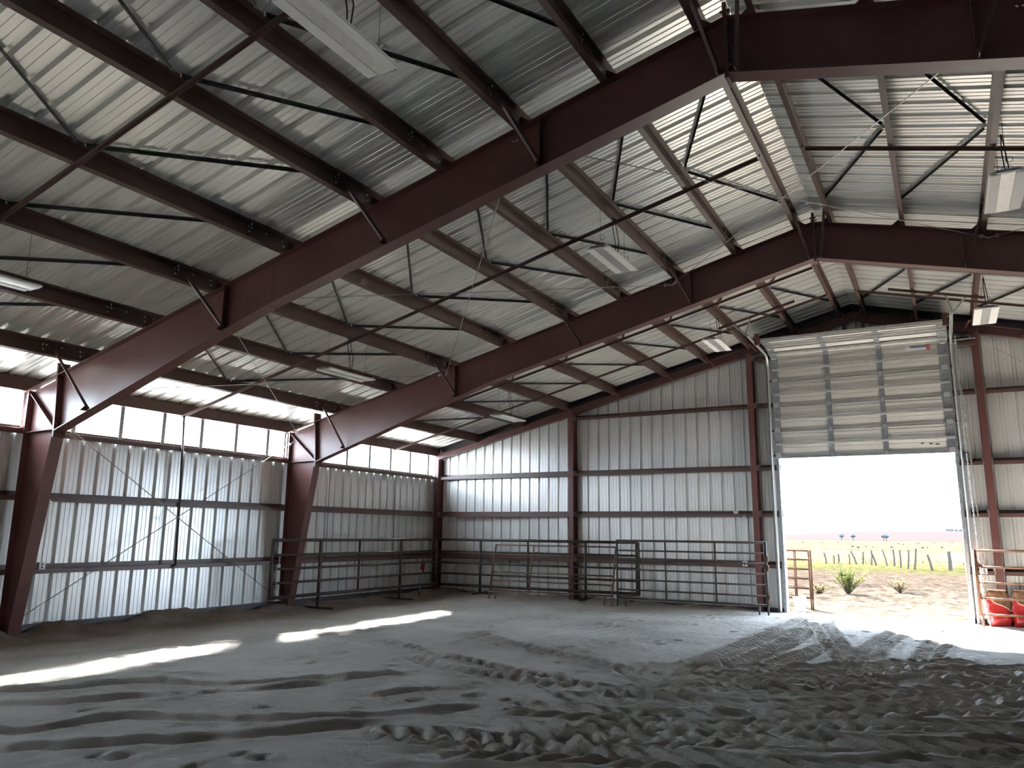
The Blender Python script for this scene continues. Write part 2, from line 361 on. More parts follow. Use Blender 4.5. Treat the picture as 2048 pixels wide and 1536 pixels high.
SWEEP = [
 [(9.28, -8.98), (9.94, -8.74), (10.6, -8.52), (11.21, -8.21), (11.76, -7.78), (12.26, -7.26), (12.75, -6.73), (13.28, -6.27), (13.85, -5.89)],
 [(9.28, -9.81), (10.01, -9.59), (10.66, -9.25), (11.24, -8.76), (11.78, -8.22), (12.34, -7.72), (12.96, -7.32), (13.6, -6.94), (14.19, -6.49)],
 [(9.72, -10.38), (10.32, -9.97), (10.88, -9.48), (11.46, -9.03), (12.08, -8.65), (12.72, -8.32), (13.33, -7.93), (13.87, -7.4), (14.33, -6.74)],
 [(9.49, -10.98), (10.12, -10.5), (10.79, -10.09), (11.52, -9.78), (12.26, -9.48), (12.93, -9.08), (13.52, -8.52), (14.06, -7.87), (14.63, -7.27)],
 [(9.3, -11.47), (10.05, -11.1), (10.87, -10.84), (11.67, -10.55), (12.37, -10.1), (12.98, -9.48), (13.58, -8.83), (14.23, -8.29), (14.93, -7.82)],
 [(9.02, -12.1), (9.94, -11.89), (10.84, -11.65), (11.63, -11.19), (12.31, -10.56), (13.0, -9.93), (13.76, -9.43), (14.53, -8.95), (15.21, -8.31)],
 [(9.48, -12.82), (10.35, -12.52), (11.1, -12.03), (11.81, -11.45), (12.57, -10.96), (13.39, -10.59), (14.19, -10.17), (14.87, -9.56), (15.48, -8.79)],
 [(8.85, -13.64), (9.82, -13.28), (10.67, -12.71), (11.54, -12.19), (12.5, -11.81), (13.43, -11.39), (14.21, -10.7), (14.91, -9.86), (15.66, -9.12)],
 [(9.46, -13.8), (10.31, -13.36), (11.24, -13.04), (12.19, -12.76), (13.03, -12.3), (13.74, -11.6), (14.43, -10.87), (15.2, -10.26), (15.99, -9.7)],
 [(10.48, -13.99), (11.35, -13.77), (12.13, -13.41), (12.82, -12.86), (13.48, -12.28), (14.2, -11.8), (14.97, -11.41), (15.71, -10.97), (16.35, -10.34)],
]
for k_, pts_ in enumerate(SWEEP):
    TRK.append((pts_, dict(w=0.60, depth=0.04, lug=0.036, pitch=0.25+0.02*(k_ % 3), k=2.0, seed=20+k_)))
TRK.append(([(8.55, -13.72), (9.0, -13.5), (9.43, -13.35), (9.79, -13.28), (10.15, -13.05), (10.4, -12.5), (10.65, -11.9), (11.0, -11.3)], dict(w=0.46, depth=0.05, lug=0.042, pitch=0.24, k=0.7, seed=9)))
RUT = [
 [(3.2, -14.9), (4.16, -14.31), (4.65, -13.94), (4.88, -13.31), (5.41, -13.05), (6.12, -12.59), (6.68, -12.01), (7.24, -11.19)],
 [(3.9, -15.3), (4.82, -14.66), (5.36, -14.21), (5.77, -13.63), (6.1, -13.27), (6.48, -12.77), (6.97, -11.82), (7.4, -10.87)],
 [(5.2, -16.0), (6.04, -15.3), (6.31, -14.8), (6.42, -14.37), (6.83, -14.14), (7.47, -13.81), (8.24, -13.28), (8.68, -12.68), (9.09, -11.89)],
 [(5.9, -16.2), (6.59, -15.58), (7.12, -15.08), (7.53, -14.68), (7.89, -14.19), (8.3, -13.69), (8.66, -13.06), (9.0, -12.3)],
 [(5.9, -11.2), (6.17, -11.0), (6.51, -10.68), (6.96, -10.49)],
 [(7.5, -12.6), (7.78, -12.26), (8.04, -11.78), (8.73, -11.27)],
 [(1.8, -13.6), (3.0, -11.2), (4.0, -8.6), (4.8, -6.4)],
 [(2.2, -12.2), (3.3, -9.6), (4.2, -7.0)],
]
def axis_steps(parts):
    out = []
    for a, b, h in parts:
        n = max(1, int(round((b-a)/h))); out += list(np.linspace(a, b, n, endpoint=False))
    out.append(parts[-1][1]); return np.array(out)
def floor_height(X, Y):
    Z = 0.035*fbm(X, Y, 0.6, 4, 3) + 0.012*fbm(X, Y, 4.0, 3, 13) + 0.010*fbm(X, Y, 14.0, 2, 23)
    # sand pushed up into a bank along the left and end walls
    d = np.clip(X+0.2, 0, None); b = 0.13*np.exp(-(d/0.75)**2)*(1-0.55*sstep(-9, -5, Y)); Z += b*(1+1.6*fbm(X, Y, 1.6, 4, 31)); Z += 0.055*np.exp(-(d/1.1)**2)*np.abs(fbm(X, Y, 2.6, 4, 37))
    e = np.clip(0.2-Y, 0, None); door = sstep(8.6, 9.8, X)*(1-sstep(13.8, 14.8, X))
    Z += (0.05*(1+1.5*fbm(X, Y, 1.8, 3, 33))+0.13*np.abs(fbm(X, Y, 2.2, 4, 39)))*np.exp(-(e/0.95)**2)*(1-door)*(1-0.5*sstep(4, 9, X))
    # raked lines along the ridden strip
    Z += 0.006*np.sin((X*0.94-Y*0.10)*26+3*fbm(X, Y, 0.5, 2, 50))*(1-sstep(7.5, 9, X))*sstep(1.2, 2.2, X)
    # churned corner
    ch = sstep(8.8, 10.6, X-0.35*(Y+11))*(1-sstep(-7.5, -3.5, Y))
    Z += ch*(0.035*np.abs(fbm(X*0.9+Y*0.25, Y*1.25-X*0.3, 3.2, 4, 60))+0.03*fbm(X, Y, 1.7, 3, 66))
    for P, kw in TRK: tread(Z, X, Y, P, **kw)
    for i, P in enumerate(RUT): rut(Z, X, Y, P, seed=i, **({} if i < 4 else dict(depth=0.03, berm=0.03)))
    # hoof prints
    rs = np.random.RandomState(5)
    for _ in range(210):
        cx = rs.uniform(1.0, 9.2); cy = rs.uniform(-15.5, -1.0)
        if rs.rand() < 0.25: cx = rs.uniform(9, 15)
        i0 = np.searchsorted(GX, cx-0.28); i1 = np.searchsorted(GX, cx+0.28); j0 = np.searchsorted(GY, cy-0.28); j1 = np.searchsorted(GY, cy+0.28)
        sx_ = X[i0:i1, j0:j1]-cx; sy_ = Y[i0:i1, j0:j1]-cy; r = np.sqrt((sx_/0.95)**2+(sy_/1.25)**2)
        Z[i0:i1, j0:j1] += -0.028*np.exp(-(r/0.07)**4) + 0.010*np.exp(-((r-0.12)/0.045)**2)
    Z *= 1-0.8*sstep(-0.6, 0.3, Y)*door
    return Z
GX = axis_steps([(-0.20, 2.0, 0.06), (2.0, 5.0, 0.04), (5.0, 14.8, 0.024), (14.8, 17.5, 0.05), (17.5, WX+0.2, 0.25)])
GY = axis_steps([(YB, -16.6, 0.30), (-16.6, -14.6, 0.05), (-14.6, -8.0, 0.022), (-8.0, 0.30, 0.035)])
GXX, GYY = np.meshgrid(GX, GY, indexing='ij')
GZ = floor_height(GXX, GYY)
def grid_mesh(name, X, Y, Z, mat):
    nx, ny = X.shape; me = bpy.data.meshes.new(name)
    co = np.stack([X, Y, Z], -1).reshape(-1, 3).astype(np.float32)
    a = (np.arange(nx-1)[:, None]*ny+np.arange(ny-1)[None, :]).reshape(-1)
    q = np.stack([a, a+ny, a+ny+1, a+1], -1).astype(np.int32); nf = len(q)
    me.vertices.add(len(co)); me.vertices.foreach_set('co', co.ravel())
    me.loops.add(nf*4); me.loops.foreach_set('vertex_index', q.ravel())
    me.polygons.add(nf); me.polygons.foreach_set('loop_start', np.arange(nf, dtype=np.int32)*4)
    me.polygons.foreach_set('use_smooth', np.ones(nf, dtype=bool)); me.update(calc_edges=True); me.materials.append(M[mat])
    return me
def gz(x, y):
    i = min(max(np.searchsorted(GX, x), 0), len(GX)-1); j = min(max(np.searchsorted(GY, y), 0), len(GY)-1); return float(GZ[i, j])
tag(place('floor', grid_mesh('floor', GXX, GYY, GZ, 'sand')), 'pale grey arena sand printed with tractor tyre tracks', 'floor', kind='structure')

# ------------------------------------------------------------------ outside ground
ox = axis_steps([(-2400, -300, 150), (-300, -60, 30), (-60, -4, 7), (-4, 26, 0.30), (26, 90, 8), (90, 900, 60)])
oy = axis_steps([(0.30, 12, 0.22), (12, 40, 1.0), (40, 120, 4), (120, 400, 20), (400, 2700, 60)])
OX, OY = np.meshgrid(ox, oy, indexing='ij')
OZ = -0.02 + sstep(1.5, 5, OY)*(1-sstep(16, 30, OY))*(0.22*np.abs(fbm(OX, OY, 1.3, 4, 90)))*((OX > -4) & (OX < 26))
OZ += -7.0*sstep(95, 330, OY) + sstep(1700, 2500, OY)*(8+8*fbm(OX, OY, 0.0035, 3, 95)+15*sstep(-500, 250, OX+0.10*OY))
OZ[:, 0] = np.minimum(OZ[:, 0], 0.0)
tag(place('ground', grid_mesh('ground', OX, OY, OZ, 'ground')), 'sunlit dry pasture and bare dirt outside the open doorway', 'ground', kind='structure')
mb = MB(); mb.box((-60, YB-40, -0.10), (-0.32, 0.30, -0.06)); gside = mb.build('ground', 'ground'); tag(gside, 'dry ground outside the window side of the building', 'ground', kind='structure')

# ------------------------------------------------------------------ corrugated sheets
def profile(s0, s1, pitch=0.3048):
    pat = [(0.0, 0.050), (0.024, 0.050), (0.044, 0.0), (0.100, 0.0), (0.104, 0.007), (0.116, 0.007), (0.120, 0.0), (0.184, 0.0), (0.188, 0.007), (0.200, 0.007), (0.204, 0.0), (0.2608, 0.0), (0.2808, 0.050)]
    pts = []; k = math.floor(s0/pitch)-1
    while k*pitch < s1+pitch:
        for a, d in pat: pts.append((k*pitch+a, d))
        k += 1
    out = []
    def at(s):
        for (a, da), (b, db) in zip(pts[:-1], pts[1:]):
            if a <= s <= b: return da+(db-da)*(s-a)/(b-a) if b > a else da
        return 0
    out.append((s0, at(s0)))
    out += [p for p in pts if s0+1e-5 < p[0] < s1-1e-5]
    out.append((s1, at(s1)))
    return out
PW = 0.9144
def sheet_panel(prof, to3, z0f, z1f):
    mb = MB(); n = len(prof); vs = []
    for s, d in prof: vs.append(to3(s, d, z0f(s)))
    for s, d in prof: vs.append(to3(s, d, z1f(s)))
    mb.add(vs, [(i, i+1, n+i+1, n+i) for i in range(n-1)]); return mb
NP = 27
# left and right walls: pans on the girt plane outside x=-0.2, ribs outwards
wallL = thing('wall_left', 'white ribbed metal wall below the strip windows', 'wall', kind='structure')
wallR = thing('wall_right', 'white ribbed metal wall facing the strip windows', 'wall', kind='structure')
meL = sheet_panel(profile(0, PW), lambda s, d, z: (-0.20-d, 0.25-s, z), lambda s: -0.05, lambda s: 3.36).mesh('panel', 'wall')
meR = sheet_panel(profile(0, PW), lambda s, d, z: (WX+0.20+d, 0.25-s, z), lambda s: -0.05, lambda s: 4.22).mesh('panel', 'wall')
for k in range(NP):
    place('panel', meL, wallL, loc=(0, -k*PW, 0)); place('panel', meR, wallR, loc=(0, -k*PW, 0))
# end wall with door opening
DX0, DX1, DZ = 9.93, 13.69, 3.66
wallB = thing('wall_back', 'white ribbed metal gable wall around the tall doorway', 'wall', kind='structure')
def roofz(x): return SH + SL*(x if x <= W2 else WX-x)
def end_panels(parent, y, sgn):
    xs = []; x = -0.35
    cuts = [-0.35+PW*k for k in range(NP+1)]
    for a, b in zip(cuts[:-1], cuts[1:]):
        segs = [(a, b)]
        if sgn > 0:
            pts = [a]+[c for c in (DX0, DX1) if a < c < b]+[b]; segs = list(zip(pts[:-1], pts[1:]))
        for p, q in segs:
            lo = DZ if (sgn > 0 and p >= DX0-1e-6 and q <= DX1+1e-6) else -0.05
            pr = profile(p, q)
            if p < W2 < q and not any(abs(s-W2) < 1e-3 for s, d in pr):
                pr = sorted(pr+[(W2, 0.0)])
            sheet_panel(pr, lambda s, d, z: (s, y+sgn*d, z), lambda s: lo, lambda s: roofz(s)+0.02).build('panel', 'wall', parent)
end_panels(wallB, 0.20, 1)
wallF = thing('wall_front', 'plain ribbed metal gable wall opposite the doorway', 'wall', kind='structure')
end_panels(wallF, YB-0.1, -1)
# roof
roof = thing('ceiling', 'off-white ribbed metal roof sheets on brown purlins', 'ceiling', kind='structure')
def roof_to(side):
    def f(s, d, x):
        p = Vector((x, 0, SH+SL*x)) + nS*d
        return (p.x, 0.25-s, p.z) if side < 0 else (WX-p.x, 0.25-s, p.z)
    return f
def roof_panel(side, a, b):
    pr = profile(0, PW); n = len(pr); f = roof_to(side); mb = MB()
    vs = [f(s, d, a) for s, d in pr]+[f(s, d, b) for s, d in pr]
    fs = [(i, i+1, n+i+1, n+i) for i in range(n-1)]
    mb.add(vs, fs); return mb
mrl = roof_panel(-1, -0.235, W2).mesh('roof_panel', 'sheet'); mrr = roof_panel(1, -0.235, W2).mesh('roof_panel', 'sheet')
for k in range(NP):
    place('roof_panel', mrl, roof, loc=(0, -k*PW, 0)); place('roof_panel', mrr, roof, loc=(0, -k*PW, 0))
zr = SH+SL*W2
mb = MB(); mb.prism([(-0.30, zr-0.075+0.05), (0, zr+0.06), (0.30, zr-0.075+0.05), (0.30, zr-0.07+0.05), (0, zr+0.066), (-0.30, zr-0.07+0.05)], (W2, 0.27, 0), (1, 0, 0), (0, 0, 1), (0, YB-0.6, 0)); mb.build('ridge_cap', 'sheet', roof)
# eave and rake trim (outside, closes the rib ends)
mb = MB(); mb.box((-0.262, YB-0.3, SH-0.085), (-0.236, 0.34, SH+0.01)); tag(mb.build('trim_1', 'trimdark'), 'dark eave trim above the strip windows', 'trim', kind='structure')
mb = MB(); mb.box((WX+0.236, YB-0.3, SH-0.085), (WX+0.262, 0.34, SH+0.01)); tag(mb.build('trim_2', 'trimdark'), 'dark eave trim along the opposite eave', 'trim', kind='structure')
mb = MB()
for y0, y1 in ((0.24, 0.34), (YB-0.3, YB-0.14)):
    mb.bar((-0.45, (y0+y1)/2, roofz(-0.45)+0.0), (W2, (y0+y1)/2, roofz(W2)+0.0), y1-y0, 0.20); mb.bar((W2, (y0+y1)/2, roofz(W2)), (WX+0.45, (y0+y1)/2, roofz(-0.45)), y1-y0, 0.20)
tag(mb.build('trim_3', 'trimdark'), 'dark rake trim capping the gable wall', 'trim', kind='structure')
# base channels
mb = MB(); mb.box((-0.20, YB, -0.03), (-0.10, 0.2, 0.17)); tag(mb.build('baseboard_left', 'trimdark'), 'dark base channel at the foot of the window wall', 'base channel', kind='structure')
mb = MB(); mb.box((-0.2, 0.10, -0.03), (DX0-0.03, 0.19, 0.08)); mb.box((DX1+0.03, 0.10, -0.03), (WX+0.2, 0.19, 0.08)); tag(mb.build('baseboard_back', 'trimdark'), 'dark base channel at the foot of the gable wall', 'base channel', kind='structure')

# ------------------------------------------------------------------ strip windows
def strip_window(n, x, y0, y1, label):
    t = thing('window_%d' % n, label, 'window', (x, (y0+y1)/2, 3.38), kind='structure')
    fr = MB(); fr.box((x-0.02, y0, 3.36), (x+0.02, y1, 3.42)); fr.box((x-0.02, y0, 4.185), (x+0.02, y1, 4.225)); fr.box((x-0.02, y0, 3.36), (x+0.02, y0+0.05, 4.2)); fr.box((x-0.02, y1-0.05, 3.36), (x+0.02, y1, 4.2))
    fr.build('frame', 'galv', t)
    ys = [y for y in [-11.25+0.9144*k for k in range(-16, 13)] if y0+0.12 < y < y1-0.12]
    for y in ys:
        m = MB(); m.box((x-0.03, y-0.04, 3.38), (x+0.02, y+0.04, 4.19)); m.build('mullion', 'mullion', t)
    e = [y0+0.05]+ys+[y1-0.05]
    for a, b in zip(e[:-1], e[1:]):
        m = MB(); m.box((x-0.012, a+0.045, 3.42), (x-0.008, b-0.045, 4.185)); m.build('pane', 'pane', t)
BAYS = [(0.15, YF[0]), (YF[0], YF[1]), (YF[1], YF[2]), (YF[2], YB)]
WLAB = ['strip of bright window panes nearest the gable wall corner', 'strip of bright window panes between the two visible frames', 'strip of bright window panes left of the near frame', 'strip of bright window panes beside the front wall']
for i, (b, a) in enumerate(BAYS): strip_window(i+1, -0.20, a+0.02, b-0.02, WLAB[i])
# ------------------------------------------------------------------ rigid frames
def mirror(x, side): return x if side < 0 else WX-x
def frame(y, label):
    t = thing('steel_frame', label, 'steel frame', (W2, y, 0), 'dark red steel rigid frames')
    for sd_ in (-1, 1):
        mx = lambda x: mirror(x, sd_)
        P = lambda *pp: [(mx(a), b) for a, b in pp]
        def web(poly, th, name, par, mat='red'):
            m = MB(); m.prism([(mx(a), b) for a, b in poly], (0, y-th/2, 0), (1, 0, 0), (0, 0, 1), (0, th, 0)); return m.build(name, mat, par)
        def plate(p, q, w, th, name, par, mat='red'):
            m = MB(); m.bar((mx(p[0]), y, p[1]), (mx(q[0]), y, q[1]), w, th, up=(0, 0, 1) if abs(q[0]-p[0]) > abs(q[1]-p[1]) else (1, 0, 0)); return m.build(name, mat, par)
        def plate2(p, q, w, th, name, par, mat='red'):
            m = MB(); d = Vector((mx(q[0])-mx(p[0]), 0, q[1]-p[1])).normalized(); nrm = Vector((-d.z, 0, d.x))
            m.bar((mx(p[0]), y, p[1]), (mx(q[0]), y, q[1]), w, th, up=nrm); return m.build(name, mat, par)
        # column
        col_web = web([(0.01, -0.05), (0.255, -0.05), (0.82, 3.25), (0.735, 4.21), (0.01, 4.03)], 0.008, 'column', t)
        plate2((0.006, -0.05), (0.006, 4.03), 0.20, 0.012, 'outer_flange', col_web)
        plate2((0.262, -0.05), (0.828, 3.25), 0.20, 0.012, 'inner_flange', col_web)
        plate2((0.012, 3.32), (0.81, 3.335), 0.19, 0.010, 'stiffener', col_web)
        plate2((0.03, 3.98), (0.80, 3.37), 0.17, 0.010, 'stiffener', col_web)
        plate2((-0.17, 4.008), (0.735, 4.232), 0.20, 0.012, 'cap_plate', col_web)
        m = MB(); m.box((min(mx(-0.02), mx(0.34)), y-0.14, -0.05), (max(mx(-0.02), mx(0.34)), y+0.14, 0.012)); m.build('base_plate', 'red', t)
        # end plates of the haunch joint
        for off in (0, 0.022):
            plate2((0.842+off, 3.20), (0.742+off, 4.44), 0.20, 0.018, 'end_plate', t)
        for zz in (3.27, 3.42, 4.05, 4.15, 4.32, 4.39):
            for yy in (-0.06, 0.06):
                xx = 0.842+(0.742-0.842)*(zz-3.20)/1.24+0.045
                m = MB(); m.tube([(mx(xx-0.02), y+yy, zz), (mx(xx+0.012), y+yy, zz)], 0.016, 6); m.build('bolt', 'trimdark', t)
        # rafter: deep haunch piece and uniform piece
        h1 = web([(0.87, 3.33), (5.50, 4.80), (5.50, RT+SL*5.50), (0.79, RT+SL*0.79)], 0.010, 'rafter', t)
        plate2((0.87, 3.317), (5.50, 4.79), 0.20, 0.016, 'bottom_flange', h1)
        plate2((0.78, RT+SL*0.78-0.006), (5.50, RT+SL*5.50-0.006), 0.20, 0.012, 'top_flange', h1)
        h2 = web([(5.506, 4.80), (W2-0.02, 6.37), (W2-0.02, RT+SL*W2-0.005), (5.506, RT+SL*5.506)], 0.007, 'rafter', t)
        plate2((5.506, 4.791), (W2-0.02, 6.36), 0.20, 0.013, 'bottom_flange', h2)
        plate2((5.506, RT+SL*5.506-0.006), (W2-0.02, RT+SL*W2-0.01), 0.20, 0.010, 'top_flange', h2)
        m = MB(); m.box((min(mx(W2-0.02), mx(W2-0.002)), y-0.10, 6.30), (max(mx(W2-0.02), mx(W2-0.002)), y+0.10, RT+SL*W2+0.16)); m.build('end_plate', 'red', t)
        for zz in (6.38, 6.46, 6.90, 7.08):
            for yy in (-0.06, 0.06):
                m = MB(); m.tube([(mx(W2-0.05), y+yy, zz), (mx(W2-0.018), y+yy, zz)], 0.014, 6); m.build('bolt', 'trimdark', t)
        # web stiffeners below braced purlins
        def zbot(x): return 3.317+(4.79-3.317)*(x-0.87)/(5.5-0.87) if x < 5.5 else 4.79+(6.36-4.79)*(x-5.5)/(W2-5.5)
        for x in (4.62, 9.68):
            m = MB(); m.box((min(mx(x-0.004), mx(x+0.004)), y-0.09, zbot(x)+0.01), (max(mx(x-0.004), mx(x+0.004)), y+0.09, RT+SL*x-0.02)); m.build('stiffener', 'red', t)
        # purlin clips standing on the rafter
        for x in PX:
            c = Vector((mx(x), y, RT+SL*x)); m = MB()
            tt = Vector((tS.x*(-sd_), 0, tS.z)); nn = Vector((nS.x*(-sd_), 0, nS.z))
            m.prism([(0.0, 0.0), (0.16, 0.0), (0.02, 0.17), (0.0, 0.17)], c+Vector((0, -0.006, 0))+tt*0.008, tt, nn, (0, 0.012, 0)); m.build('purlin_clip', 'red', t)
        # flange braces from purlin to bottom flange
        for x in (1.40, 4.38, 7.23, 9.41, 11.56):
            xb = x+0.26 if x < 11 else x+0.16
            p = Vector((mx(x+0.01), y-0.56, RT+SL*x+0.07)); q = Vector((mx(xb), y-0.075, zbot(xb)+0.035))
            m = MB(); m.bar(p, q, 0.038, 0.006, up=(0, 0, 1)); m.bar(p+Vector((0.019, 0, 0.016)), q+Vector((0.019, 0, 0.016)), 0.006, 0.038, up=(0, 0, 1)); m.build('flange_brace', 'purlin', t)
            m = MB(); m.prism([(-0.10, 0), (0.10, 0), (0, 0.11)], (q.x, y-0.09, zbot(xb)+0.008), (0, 1, 0), (0, 0, 1), (0.008, 0, 0)); m.build('brace_clip', 'red', t)
    return t
frame(YF[0], 'dark red steel rigid frame in the middle distance, nearer the gable wall')
frame(YF[1], 'dark red steel rigid frame crossing the foreground overhead')
frame(YF[2], 'dark red steel rigid frame beside the viewer, out of the picture')

# ------------------------------------------------------------------ purlins and eave struts
ZP = [(0.002, 0.0), (-0.066, 0.0), (-0.066, 0.020), (-0.062, 0.020), (-0.062, 0.004), (-0.002, 0.004), (-0.002, 0.232), (0.066, 0.232), (0.066, 0.212), (0.062, 0.212), (0.062, 0.228), (0.002, 0.228)]
def purlin(x, side, label):
    mx = mirror(x, side); tt = Vector((tS.x*(-side), 0, tS.z)); nn = Vector((nS.x*(-side), 0, nS.z))
    o = Vector((mx, 0.16, RT+SL*x))
    t = thing('purlin', label, 'purlin', (mx, -12, RT+SL*x), 'brown steel roof purlins')
    # one length per bay, lapped over each frame
    ends = [0.16]+YF+[YB+0.05]
    for i in range(4):
        a = ends[i]+(0.0 if i == 0 else 0.75); b = ends[i+1]-(0.75 if i < 3 else 0)
        oo = Vector((mx, a, RT+SL*x))+tt*(0.0045 if i % 2 else 0)+nn*(0.004 if i % 2 else 0)
        m = MB(); m.prism(ZP, oo, tt, nn, (0, b-a, 0)); m.build('length', 'purlin', t)
        face = 0.004
        for yf in ([YF[i]] if i < 3 else []):
            for dy in (0.72, 0.66, 0.42, 0.12, -0.12, -0.42, -0.66, -0.72):
                for h in (0.075, 0.155):
                    if abs(dy) in (0.42, 0.66) and h < 0.1: continue
                    p = Vector((mx, yf+dy, RT+SL*x))+nn*h
                    m = MB(); m.tube([p+tt*0.002, p+tt*0.016], 0.013, 6); m.build('bolt', 'bolt', t)
for i, x in enumerate(PX):
    purlin(x, -1, '%s brown roof purlin up from the eave above the strip windows' % ORD[i])
for i, x in enumerate(PX):
    purlin(x, 1, '%s brown purlin down the far roof slope from the ridge' % ORD[8-i])
def eave_strut(side, label):
    t = thing('eave_strut', label, 'eave strut', (mirror(-0.12, side), -12, 4.04), 'eave struts')
    xs = [-0.20, -0.06]; a, b = sorted((mirror(-0.19, side), mirror(-0.185, side)))
    m = MB()
    c0 = mirror(-0.055, side); d = -1 if side < 0 else 1
    poly = [(0, 4.035), (d*0.13, 4.035), (d*0.13, 4.060), (d*0.126, 4.060), (d*0.126, 4.039), (d*0.004, 4.039), (d*0.004, 4.255), (d*0.126, 4.225), (d*0.126, 4.20), (d*0.13, 4.20), (d*0.13, 4.232), (0, 4.262)]
    m.prism(poly, (c0, 0.16, 0), (1, 0, 0), (0, 0, 1), (0, YB-0.2, 0)); m.build('channel', 'purlin', t)
    m = MB(); m.box((min(mirror(-0.24, side), mirror(-0.19, side)), YB, 4.205), (max(mirror(-0.24, side), mirror(-0.19, side)), 0.2, 4.26)); m.build('closure', 'trimdark', t)
    return t
eave_strut(-1, 'brown eave strut running above the bright strip windows')
eave_strut(1, 'brown eave strut running along the opposite eave')

# ------------------------------------------------------------------ bridging bars under the purlins
def bridging(y, side, x0, x1, label):
    t = thing('bridging_bar', label, 'bar', (mirror(x0, side), y, RT+SL*x0), 'bridging bars under the purlins')
    m = MB(); p = Vector((mirror(x0, side), y, RT+SL*x0-0.016)); q = Vector((mirror(x1, side), y, RT+SL*x1-0.016))
    m.bar(p, q, 0.045, 0.006); m.bar(p+Vector((0, 0.02, -0.018)), q+Vector((0, 0.02, -0.018)), 0.005, 0.042); m.build('angle', 'purlin', t)
    for x in PX:
        if x0-0.1 < x < x1+0.1:
            m = MB(); m.tube([(mirror(x-0.03, side), y, RT+SL*x-0.03), (mirror(x-0.03, side), y, RT+SL*x+0.02)], 0.012, 6); m.build('bolt', 'trimdark', t)
for y, nm in ((-15.13, 'nearest bay'), (-9.13, 'middle bay'), (-4.12, 'far bay, just past the second frame'), (-2.15, 'far bay, close to the gable wall')):
    bridging(y, -1, -0.08, 11.50, 'thin brown bar under window-side purlins, %s' % nm)
    bridging(y, 1, 5.0 if y < -10 else 1.3, 11.50, 'thin brown bar under far-slope purlins, %s' % nm)

# ------------------------------------------------------------------ bracing straps under the sheets
def strap(p, q, label, grp):
    t = thing('bracing_strap', label, 'strap', p, grp)
    p = Vector(p); q = Vector(q); m = MB(); m.bar(p, q, 0.034, 0.004, up=nS if p.x < W2 else Vector((-nS.x, 0, nS.z)))
    m.bar(p+Vector((0, 0.02, -0.018)), q+Vector((0, 0.02, -0.018)), 0.004, 0.036); m.build('angle', 'strap', t)
    m = MB()
    for e in (p, q): m.tube([(e.x, e.y, e.z-0.022), (e.x, e.y, e.z+0.012)], 0.010, 6)
    m.build('end_bolts', 'bolt', t)
BY = [(-3.32, -0.68, -5.45, 'far bay'), (-9.30, -6.80, -11.45, 'middle bay'), (-15.14, -12.78, -17.5, 'nearest bay')]
for ym, ya, yb_, bn in BY:
    for i in range(8):
        for side, sn in ((-1, 'left'), (1, 'far')):
            if side > 0 and i < 2: continue
            for ye, en in ((ya, 'away from'), (yb_, 'towards')):
                a = (mirror(PX[i]+0.045, side), ym+(0.06 if ye == ya else -0.06), RT+SL*(PX[i]+0.045)+0.205)
                b = (mirror(PX[i+1]-0.012, side), ye, RT+SL*(PX[i+1]-0.012)+0.205)
                strap(a, b, '%s slope dark strap, %s purlin gap from eave, %s, half slanting %s viewer' % (sn, ORD[i], bn, en), 'dark bracing straps under the roof sheets')

# ------------------------------------------------------------------ brace cables in the middle bay
def cable(p, q, label, grp, r=0.006, mat='cable', buckle=True):
    t = thing('brace_cable', label, 'cable', p, grp); p = Vector(p); q = Vector(q); d = (q-p).normalized()
    m = MB(); m.tube([p, (p+q)/2-Vector((0, 0, 0.01)), q], r, 6); m.build('strand', mat, t)
    for e, s in ((p, 1), (q, -1)):
        c = e+d*(s*0.16); a = d.cross(Vector((0, 0, 1))).normalized(); b = d.cross(a)
        ring = [c+a*(0.028*math.cos(k*PI/4))+b*(0.028*math.sin(k*PI/4)) for k in range(8)]
        m = MB(); m.tube(ring, 0.006, 5, closed=True); m.tube([e-d*(s*0.05), e+d*(s*0.13)], 0.009, 6); m.build('eyebolt', 'bolt', t)
CX = [0.18, 4.35, 9.32, WX-9.32, WX-4.35]
CN = ['lowest', 'second', 'ridge', 'fourth']
def rz(x): return RT+SL*(x if x < W2 else WX-x)-0.10
for i in range(4):
    a, b = CX[i], CX[i+1]
    cable((a, YF[0]-0.02, rz(a)), (b, YF[1]+0.02, rz(b)), 'thin steel roof brace cable, %s pair from window side, rising towards the viewer' % CN[i], 'roof brace cables in the middle bay')
    cable((a, YF[1]+0.02, rz(a)), (b, YF[0]-0.02, rz(b)), 'thin steel roof brace cable, %s pair from window side, rising towards the gable wall' % CN[i], 'roof brace cables in the middle bay')
cable((0.10, YF[1]+0.02, 3.84), (0.12, YF[0]-0.05, 0.13), 'steel wall brace cable dropping from the near frame knee to the far column foot', 'wall brace cables', 0.009)
cable((0.10, YF[0]-0.02, 3.82), (0.12, YF[1]+0.05, 0.25), 'steel wall brace cable dropping from the far frame knee to the near column foot', 'wall brace cables', 0.009)
cable((14.45, -0.02, 5.95), (18.9, -0.02, 2.6), 'thin brace cable slanting down the gable wall right of the doorway', 'wall brace cables', 0.006)

